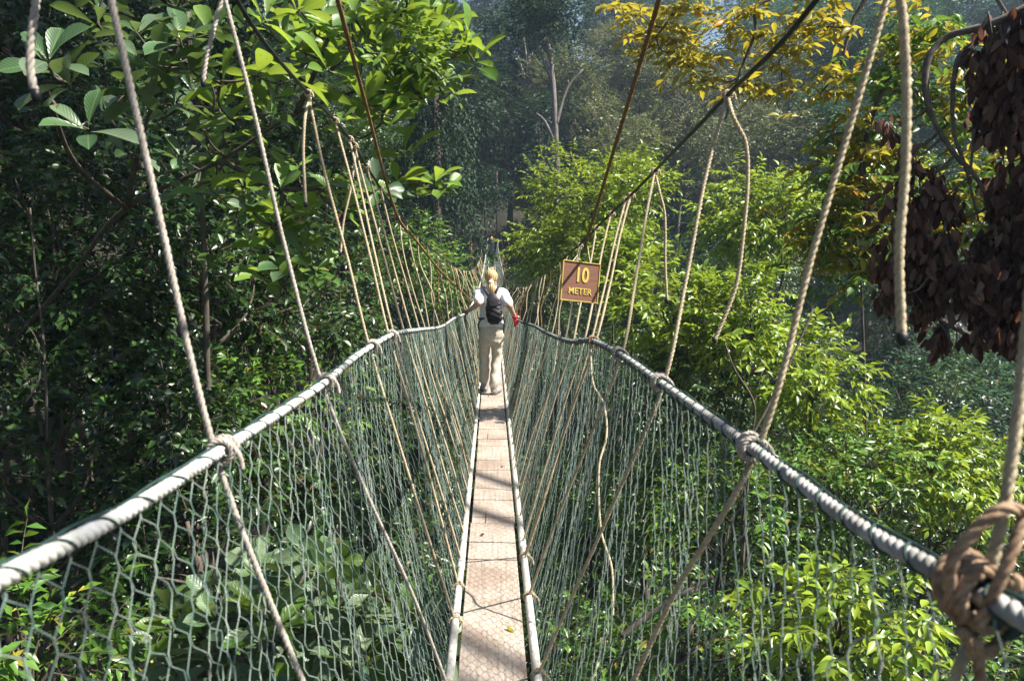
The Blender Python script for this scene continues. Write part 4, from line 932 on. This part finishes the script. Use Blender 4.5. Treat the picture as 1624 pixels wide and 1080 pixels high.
def db(wood):
    rng = np.random.default_rng(41); lv = MB(); Lp = np.vstack([smooth_path([pt(*c) for c in l], 40) for l in DL])
    for (x, y, rx, ry, d) in DB:
        sx, sz = rx/F*d, ry/F*d; n = int(4.8*math.pi*sx*sz/(.10*.040)); c = pt(x, y, d)
        m_ = max(4, n//16); su = unit(rng, m_)*(rng.random(m_)**.5)[:, None]*np.array([sx, max(sx, .16), sz*.75]); k_ = rng.integers(0, m_, n)
        u = su[k_]+np.stack([rng.normal(size=n)*.025, rng.normal(size=n)*.03, -rng.random(n)*.26*np.minimum(1, sz*5)+.08], -1)
        A = rng.normal(size=(n, 3))*.30-UP; N = unit(rng, n)+.001
        P = c+u+UP*.05; sc = rng.uniform(.45, 1.45, n); place(lv, DED, P, A, N, .10*sc, .040*sc, DEDF)
        for k in range(5):
            e = c+np.array([rng.uniform(-sx, sx)*.7, rng.uniform(-.1, .1), -sz*.7]); t0 = c+np.array([rng.uniform(-sx, sx)*.6, 0, sz*.9])
            tube(wood, smooth_path([t0, (t0+e)/2+rng.normal(size=3)*.03, e], 6), np.linspace(.006, .002, 6), 4)
        j = int(np.argmin(np.linalg.norm(Lp-(c+UP*sz), axis=1))); a = Lp[j]; tube(wood, smooth_path([a, (a+c)/2+rng.normal(size=3)*.05+UP*.03, c+UP*sz*.7], 7), np.linspace(.012, .005, 7), 5)
    return [('dead_leaves', lv, 'dead')], None
d0 = pt(1760, 150, 4.6); rt3 = np.array([d0[0]+.3, d0[1], float(ground(d0[0]+.3, d0[1]))-.1]); d1 = pt(1760, -60, 4.6)
bough_tree('dead_leaved_tree', 'crooked bare limbed tree hung with heavy bunches of dark brown dead leaves at right', 'tree', (float(rt3[0]), float(rt3[1])), .15, [([rt3, rt3*.5+d0*.5+[.3, 0, 0], d0, d1], .15, .05)]+[([pt(*c) for c in l], .032 if i < 1 else .022, .006) for i, l in enumerate(DL)], db, bark='bark_dead')
# --- right hand sunlit crowns
RT = [  # px, py, depth, radius, species, label
 (950, 345, 20, (2.35, 2.2, 2.0), 'bright_far', 'rounded sunlit yellow green crown rising behind the 10 METER sign'),
 (880, 400, 23, (1.5, 1.6, 1.5), 'bright_far', 'small light green crown between the sign and the far half of the bridge'),
 (1230, 330, 16, (1.7, 1.6, 1.3), 'bright', 'sunlit green crown with drooping leaves between the two right dangling rope ends'),
 (1370, 300, 17, (1.3, 1.4, 1.1), 'bright', 'yellow green crown behind the olive and orange tinted leaves'),
 (1060, 500, 13.5, (1.35, 1.4, 1.2), 'bright', 'leafy green crown just right of the sign above the handrail'),
 (1190, 500, 12.5, (1.15, 1.3, .9), 'bright', 'bright green crown with wide drooping leaves behind the second right hanger rope'),
 (1280, 590, 12.5, (1.0, 1.2, .85), 'bright', 'rounded light green crown above the right handrail knot'),
 (1090, 610, 13, (1.2, 1.2, .9), 'dark', 'dark green crown behind the right handrail between two hanger ropes'),
 (1480, 735, 11.5, (1.5, 1.5, 1.0), 'bright', 'broad yellow green crown at the right edge above the thick orange rope hitch'),
 (1340, 780, 11, (1.2, 1.3, 1.0), 'mid', 'green crown below the right handrail left of the broad yellow green crown'),
 (1500, 850, 12.5, (1.6, 1.5, 1.0), 'dark', 'darker green crown half behind the right handrail'),
 (1330, 985, 7.6, (1.0, 1.0, .62), 'bright', 'nearest sunlit leafy crown at the bottom right under the handrail'),
 (1180, 800, 11.5, (1.4, 1.4, 1.1), 'mid', 'mid green crown seen through the right net below the first knot'),
 (1040, 760, 13.5, (1.5, 1.5, 1.2), 'mid', 'leafy crown seen through the right net under the sign'),
 (930, 860, 14, (1.4, 1.4, 1.2), 'mid', 'green crown seen through the right net close beside the walkway'),
 (1100, 1010, 9.5, (1.3, 1.3, .75), 'mid', 'leafy crown at the bottom seen through the right net'),
 (1520, 1090, 7.4, (1.1, 1.0, .6), 'mid', 'leafy crown in the bottom right corner below the thick orange rope hitch'),
 (960, 1040, 11.5, (1.3, 1.3, .8), 'mid', 'small leafed crown at the bottom just right of the walkway'),
 (1560, 610, 26, (2.9, 2.6, 1.5), 'blue', 'blue green rounded crown in the distance below the hanging dead leaves'),
 (1440, 590, 30, (2.4, 2.4, 1.5), 'blue', 'dark blue green crown in the distance below the longest dangling rope end'),
 (1250, 680, 15, (1.5, 1.5, 1.2), 'dark', 'dark green crown behind the right handrail knot'),
 (1000, 420, 17, (1.3, 1.3, 1.0), 'bright', 'light green crown behind the hanger ropes just above the sign'),
]
for i, (px, py, d, rad, sp, lab) in enumerate(RT):
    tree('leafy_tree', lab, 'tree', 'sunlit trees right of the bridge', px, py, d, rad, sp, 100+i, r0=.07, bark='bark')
LT = [
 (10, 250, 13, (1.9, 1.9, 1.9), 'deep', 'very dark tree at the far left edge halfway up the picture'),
 (640, 395, 19, (1.35, 1.5, 1.3), 'mid', 'small leafed sunlit treetop behind the left hanger ropes nearest the walkers'),
 (690, 440, 26, (1.5, 1.5, 1.2), 'mid_far', 'small distant treetop just left of the blond person'),
 (560, 500, 15, (1.4, 1.4, 1.5), 'dark', 'dark green crown behind the left hanger ropes above the handrail'),
 (450, 470, 11, (1.3, 1.4, 1.5), 'dark', 'dark crown between the second and third left hanger ropes'),
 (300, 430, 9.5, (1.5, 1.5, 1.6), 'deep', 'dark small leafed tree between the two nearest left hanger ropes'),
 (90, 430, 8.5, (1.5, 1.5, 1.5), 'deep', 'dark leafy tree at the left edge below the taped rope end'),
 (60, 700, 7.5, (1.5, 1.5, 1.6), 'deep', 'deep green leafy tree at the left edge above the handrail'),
 (270, 650, 8.5, (1.3, 1.4, 1.5), 'deep', 'dark green small leafed tree left of the nearest left knot'),
 (430, 640, 10.5, (1.2, 1.2, 1.2), 'mid', 'lighter green small leafed crown above the left handrail between knots'),
 (480, 800, 10, (1.4, 1.4, 1.3), 'dark', 'dark crown seen through the left net below the handrail'),
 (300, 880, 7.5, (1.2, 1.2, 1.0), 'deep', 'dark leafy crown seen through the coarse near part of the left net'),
 (620, 700, 14.5, (1.5, 1.5, 1.6), 'dark', 'dark green crown seen through the fine far part of the left net'),
 (650, 880, 12, (1.2, 1.2, 1.2), 'dark', 'dark green crown seen through the left net close beside the walkway'),
 (40, 1040, 5.4, (.75, .8, .55), 'mid', 'olive green leafy bush in the bottom left corner under the net'),
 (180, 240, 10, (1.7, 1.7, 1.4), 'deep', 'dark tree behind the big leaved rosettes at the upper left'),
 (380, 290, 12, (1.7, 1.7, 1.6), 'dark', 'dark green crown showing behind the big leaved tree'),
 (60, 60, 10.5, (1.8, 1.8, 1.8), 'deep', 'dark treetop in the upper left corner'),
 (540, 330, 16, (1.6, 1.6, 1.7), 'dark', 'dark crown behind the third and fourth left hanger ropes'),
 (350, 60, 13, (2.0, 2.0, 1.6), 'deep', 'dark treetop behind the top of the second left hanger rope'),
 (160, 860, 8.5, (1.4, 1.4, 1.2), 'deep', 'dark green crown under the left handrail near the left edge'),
]
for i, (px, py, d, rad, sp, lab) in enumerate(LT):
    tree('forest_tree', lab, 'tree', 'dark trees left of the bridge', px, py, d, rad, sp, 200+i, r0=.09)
# tall shade trees on the left slope (they stand behind the near ones and hold the canopy)
k = 0
for i, (x, y, h, r) in enumerate([(-11, 5, 4.0, 3.6), (-12, 11, 6.5, 3.8), (-9.5, 17, 4.5, 3.4), (-13, 22, 7.5, 4.2), (-9.5, 27, 4.5, 3.6), (-15, 33, 9, 4.6), (-8, 36, 3.5, 3.6), (-17, 14, 10, 4.4), (-11, 44, 6, 4.4), (-18, 26, 11, 4.6), (-6.5, 45, 3, 3.6), (-8.3, 10.5, -.5, 2.6), (-7.6, 16, -1.5, 2.5), (-7, 22, -2, 2.6), (-6.5, 30, -2.5, 2.7)]):
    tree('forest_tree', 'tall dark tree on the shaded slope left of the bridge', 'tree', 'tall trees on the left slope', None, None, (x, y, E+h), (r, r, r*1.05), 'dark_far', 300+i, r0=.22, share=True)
# unseen crowns right of the bridge, added to shade and dapple the left wood
for i, (x, y, h, r) in enumerate([(9, 2, 22, 3.6), (8.5, 8, 21, 3.4), (11, 14, 24.5, 3.8), (9.5, 20, 22.5, 3.6), (11, 6, 29, 3.8), (13.5, 26, 28, 4.2), (12, 13, 31, 4), (8, 10.5, 17, 2.5), (8.5, 15.2, 17.4, 2.5), (8, 20, 17, 2.5), (9.5, -2, 19.5, 2.6), (8.5, 25, 17, 2.8), (12, 2, 27, 3.2), (9.5, 5, 23, 3.0), (12.5, 18, 28, 3.6), (10, 11, 26, 3.2), (9, 17.5, 22.5, 3.0), (8, 13, 17.6, 2.2)]):
    tree('added_shade_tree', 'unseen very tall tree added for shade, its crown high above the bridge', 'tree', 'added shade trees on the right', None, None, (x, y, E+h), (r, r, r*.8), 'canopy', 600+i, r0=.09, share=True, base=(.78*y+7, y) if y > 13 else (12, -19))
# lower storey behind the nearest right trees
for i, (x, y, h, r) in enumerate([(5, 22, -5, 2.6), (9, 26, -4, 3), (3.5, 30, -5.5, 2.6), (7, 34, -2.5, 3), (12, 20, -6, 3), (11, 33, -2, 3.2), (16, 29, -2, 3.2), (3, 38, -3, 2.6), (8, 17, -7.5, 2.6), (5, 13, -8, 2.4), (15, 40, -.5, 3.6), (5.5, 43, -.5, 3), (20, 36, -.5, 3.6), (2.5, 20, -8, 2.4), (11, 13, -8, 2.6), (24, 44, 1, 4)]):
    tree('forest_tree', 'shaded dark green tree of the lower storey right of the bridge', 'tree', 'lower storey trees right of the bridge', None, None, (x, y, E+h), (r, r, r*.95), 'dark_far', 330+i, r0=.14, share=True)
for i, (x, y, h, r) in enumerate([(-2.5, 12, -8.5, 2.0), (-3.5, 17, -8, 2.3), (-1.5, 24, -8, 2.5), (-3.5, 31, -7, 2.6), (.5, 30, -8, 2.4), (-1, 40, -5.5, 2.6), (-5.5, 9, -8, 2.2), (1, 16, -9.5, 2.2), (-3.5, 39, -4.5, 2.5)]):
    tree('forest_tree', 'dark tree low under the left side of the bridge', 'tree', 'trees low under the bridge', None, None, (x, y, E+h), (r, r, r*.95), 'dark_far', 350+i, r0=.13, share=True)
# the far wood on the hillside
FT = []
rngf = np.random.default_rng(77)
for row, (y, hz, n) in enumerate(((57, -1, 13), (66, 5, 15), (78, 12, 17), (92, 20, 19), (104, 27, 20), (122, 36, 22))):
    for q in range(n):
        x = -(y*.72)+(q+.5+rngf.uniform(-.25, .25))*(y*1.46)/n
        FT.append((x, y+rngf.uniform(-3, 3), hz+rngf.uniform(-3.5, 4.5)-(5 if x > y*.33 and row >= 3 else 0), rngf.uniform(3.6, 6.2), row))
for i, (x, y, h, r, row) in enumerate(FT):
    frac = x/y
    sp = 'farblue' if frac > .22 else ('olive' if .02 < frac < .24 and row in (0, 1) else 'far')
    lb = {'farblue': 'hazy blue green tree of the far wood beyond the right trees', 'olive': 'hazy olive leaved tree of the far wood beyond the end of the bridge', 'far': 'dark hazy tree of the far wood on the hillside'}[sp]
    tree('forest_tree', lb, 'tree', {'farblue': 'blue green trees of the far wood', 'olive': 'olive trees of the far wood', 'far': 'dark trees of the far wood'}[sp], None, None, (x, y, E+h), (r, r, r*1.15), sp, 400+i, r0=.3, share=True, bark='bark_pale' if i % 3 == 0 else 'bark')
for i, (x, y, h, r) in enumerate([(-4.5, 50, 3.5, 3.4), (-8, 53, 7, 4), (-2, 56, 9, 4.2), (3.5, 54, 6, 3.8), (5, 50, 1, 3), (-4, 60, 14, 4.5), (3, 61, 13, 4.5), (-10, 58, 13, 4.5), (9, 57, 4, 4), (-5.5, 40, -1.5, 2.8)]):
    tree('forest_tree', 'very dark tree standing round the far landing of the bridge', 'tree', 'dark trees at the far landing', None, None, (x, y, E+h), (r, r, r*1.15), 'far', 550+i, r0=.25, share=True)
for i, (px, py, d, r, lb) in enumerate([(1085, 175, 50, 4.8, 'large olive crown catching warm sun beyond the bridge, behind the long brown stay rope'), (1185, 255, 45, 3.8, 'olive and tan leaved crown beyond the right trees, behind the first right cable knot'),
     (985, 250, 43, 3.2, 'warm green crown low in the far wood just above the rounded yellow green crown'), (1235, 140, 56, 4.6, 'pale olive crown high in the far wood below the golden boughs'), (1010, 90, 58, 5.0, 'broad olive crown high in the far wood near the top of the picture'),
     (900, 150, 54, 3.4, 'olive crown beside the slim grey barked tree')]):
    tree('forest_tree', lb, 'tree', 'sunlit olive trees of the far wood', px, py, d, (r, r, r*1.05), 'warm', 700+i, r0=.25, bark='bark_grey')
for i, (px, py, d, r, lb) in enumerate([(1400, 80, 52, 4.6, 'blue green tree high at the right behind the two thick rope ends'), (1320, 215, 46, 3.2, 'dark blue green tree right of the olive crowns'), (1500, 180, 50, 4.5, 'blue green tree behind the crooked bare limbs')]):
    tree('forest_tree', lb, 'tree', 'blue green trees of the far wood', px, py, d, (r, r, r*1.15), 'blue', 720+i, r0=.25)
# two trees singled out in the distance
def bare(name, label, path, r0, r1, bark, forks=(), lv=None):
    P = np.array([pt(*c) for c in path]); b = P[0].copy(); b[2] = float(ground(b[0], b[1]))-.2; root = empty(name, b, label, 'tree')
    mb = MB(); Q = smooth_path(np.vstack([b, P]), 30); tube(mb, Q, np.linspace(r0, r1, 30), 9, wob=.08)
    for f in forks: tube(mb, smooth_path([pt(*c) for c in f], 12), np.linspace(r1*1.1, r1*.35, 12), 6)
    mb.build('trunk', M[bark], root, origin=b)
    if lv:
        l = MB(); rng = np.random.default_rng(3); n = 500; c = P[-1]+UP*1.5; O = c+unit(rng, n)*rng.random((n, 1))**.5*np.array([2.6, 2.6, 1.8]); sprays(l, None, rng, O, rng.normal(size=(n, 3))+UP*.2, .8, 8, .26, .12, TIN, droop=.4); l.build('crown', M[lv], root, origin=b)
bare('slim_tree', 'slim grey barked tree with a forked top standing above the far half of the bridge', [(885, 330, 44), (881, 200, 44), (876, 120, 44), (868, 60, 44)], .24, .13, 'bark_grey', [[(881, 200, 44), (900, 140, 44), (925, 110, 44)], [(876, 130, 44), (850, 60, 44), (840, 10, 44)], [(882, 230, 44), (862, 190, 44), (850, 180, 44)]], 'far')
bare('red_barked_tree', 'thin reddish trunk lit by sun left of the far walker', [(748, 440, 47), (746, 390, 47), (744, 340, 47)], .14, .09, 'bark_red', [], 'far')
# creeper hung tree at left of the middle
rngc = np.random.default_rng(90)
cv = MB(); base = pt(690, 420, 36); base[2] = float(ground(base[0], base[1]))-.2
vt = empty('creeper_covered_tree', base, 'tall tree draped in dark blue green creepers left of the middle', 'tree')
top = pt(690, 110, 36); n = 3200; u = rngc.random(n)**.9; ang = rngc.random(n)*2*math.pi; rr_ = (2.6-1.5*u+.7*np.sin(u*11+ang*2)+.5*np.sin(u*23+ang*3))*(.6+.4*rngc.random(n))
O = base+(top-base)*u[:, None]+np.stack([np.cos(ang)*rr_, np.sin(ang)*rr_, 0*u], -1)
sprays(cv, None, rngc, O, np.stack([np.cos(ang)*.6, np.sin(ang)*.6, -.8+0*u], -1), .8, 9, .17, .10, ELL, droop=.7, nj=.5)
cv.build('creepers', M['far'], vt, origin=base); mb = MB(); tube(mb, smooth_path([base, base*.5+top*.5, top], 12), np.linspace(.4, .2, 12), 9, wob=.06); mb.build('trunk', M['bark'], vt, origin=base)
# lianas and thin stems in front of the dark left wood
def liana(label, path, r, bark='bark'):
    P = np.array([pt(*c) for c in path]); b = P[0].copy(); mb = MB(); tube(mb, smooth_path(P, 30), np.linspace(r*1.2, r*.7, 30), 7, wob=.1)
    o = mb.build('liana', M[bark], None, origin=b); o.location = tuple(b); tag(o, label, 'liana', 'thin stems and lianas')
liana('thin dark mottled stem rising behind the big leaved tree', [(330, 640, 8), (325, 440, 7.8), (318, 300, 7.6), (303, 180, 7.6), (300, 40, 7.6)], .028)
liana('thin liana curving down through the dark wood at the left', [(75, 700, 6.4), (70, 560, 6.3), (55, 420, 6.3), (48, 330, 6.3)], .010)
liana('drooping thin liana left of the nearest left hanger rope', [(40, 640, 6), (62, 600, 6), (58, 540, 6), (30, 500, 6)], .006)
liana('slanting brown dead stem below the right handrail, seen through the net', [(985, 1010, 8), (1030, 975, 8), (1085, 940, 8), (1130, 915, 8.2)], .03)
liana('reddish slanting stem behind the first right knot', [(1175, 960, 10), (1180, 800, 10.3), (1190, 700, 10.5), (1215, 650, 10.6), (1255, 570, 10.8), (1290, 490, 11)], .022)
liana('thin dark stem forking up beside the reddish slanting stem', [(1178, 900, 10), (1185, 780, 10.3), (1192, 698, 10.4), (1196, 640, 10.5), (1165, 585, 10.6), (1150, 545, 10.8)], .015)
# ------------------------------------------------------------------ haze
m, nt, N, L = mat('haze'); o = N.new('ShaderNodeOutputMaterial'); v = N.new('ShaderNodeVolumePrincipled')
v.inputs['Color'].default_value = (.60, .78, 1, 1); v.inputs['Density'].default_value = HAZE; v.inputs['Anisotropy'].default_value = .25; L.new(v.outputs[0], o.inputs['Volume'])
mb = MB(); box(mb, (0, 100, 28), (290, 290, 62)); hz = mb.build('haze', m, None, smooth=False); tag(hz, 'thin pale blue haze filling the valley', 'haze', kind='stuff')
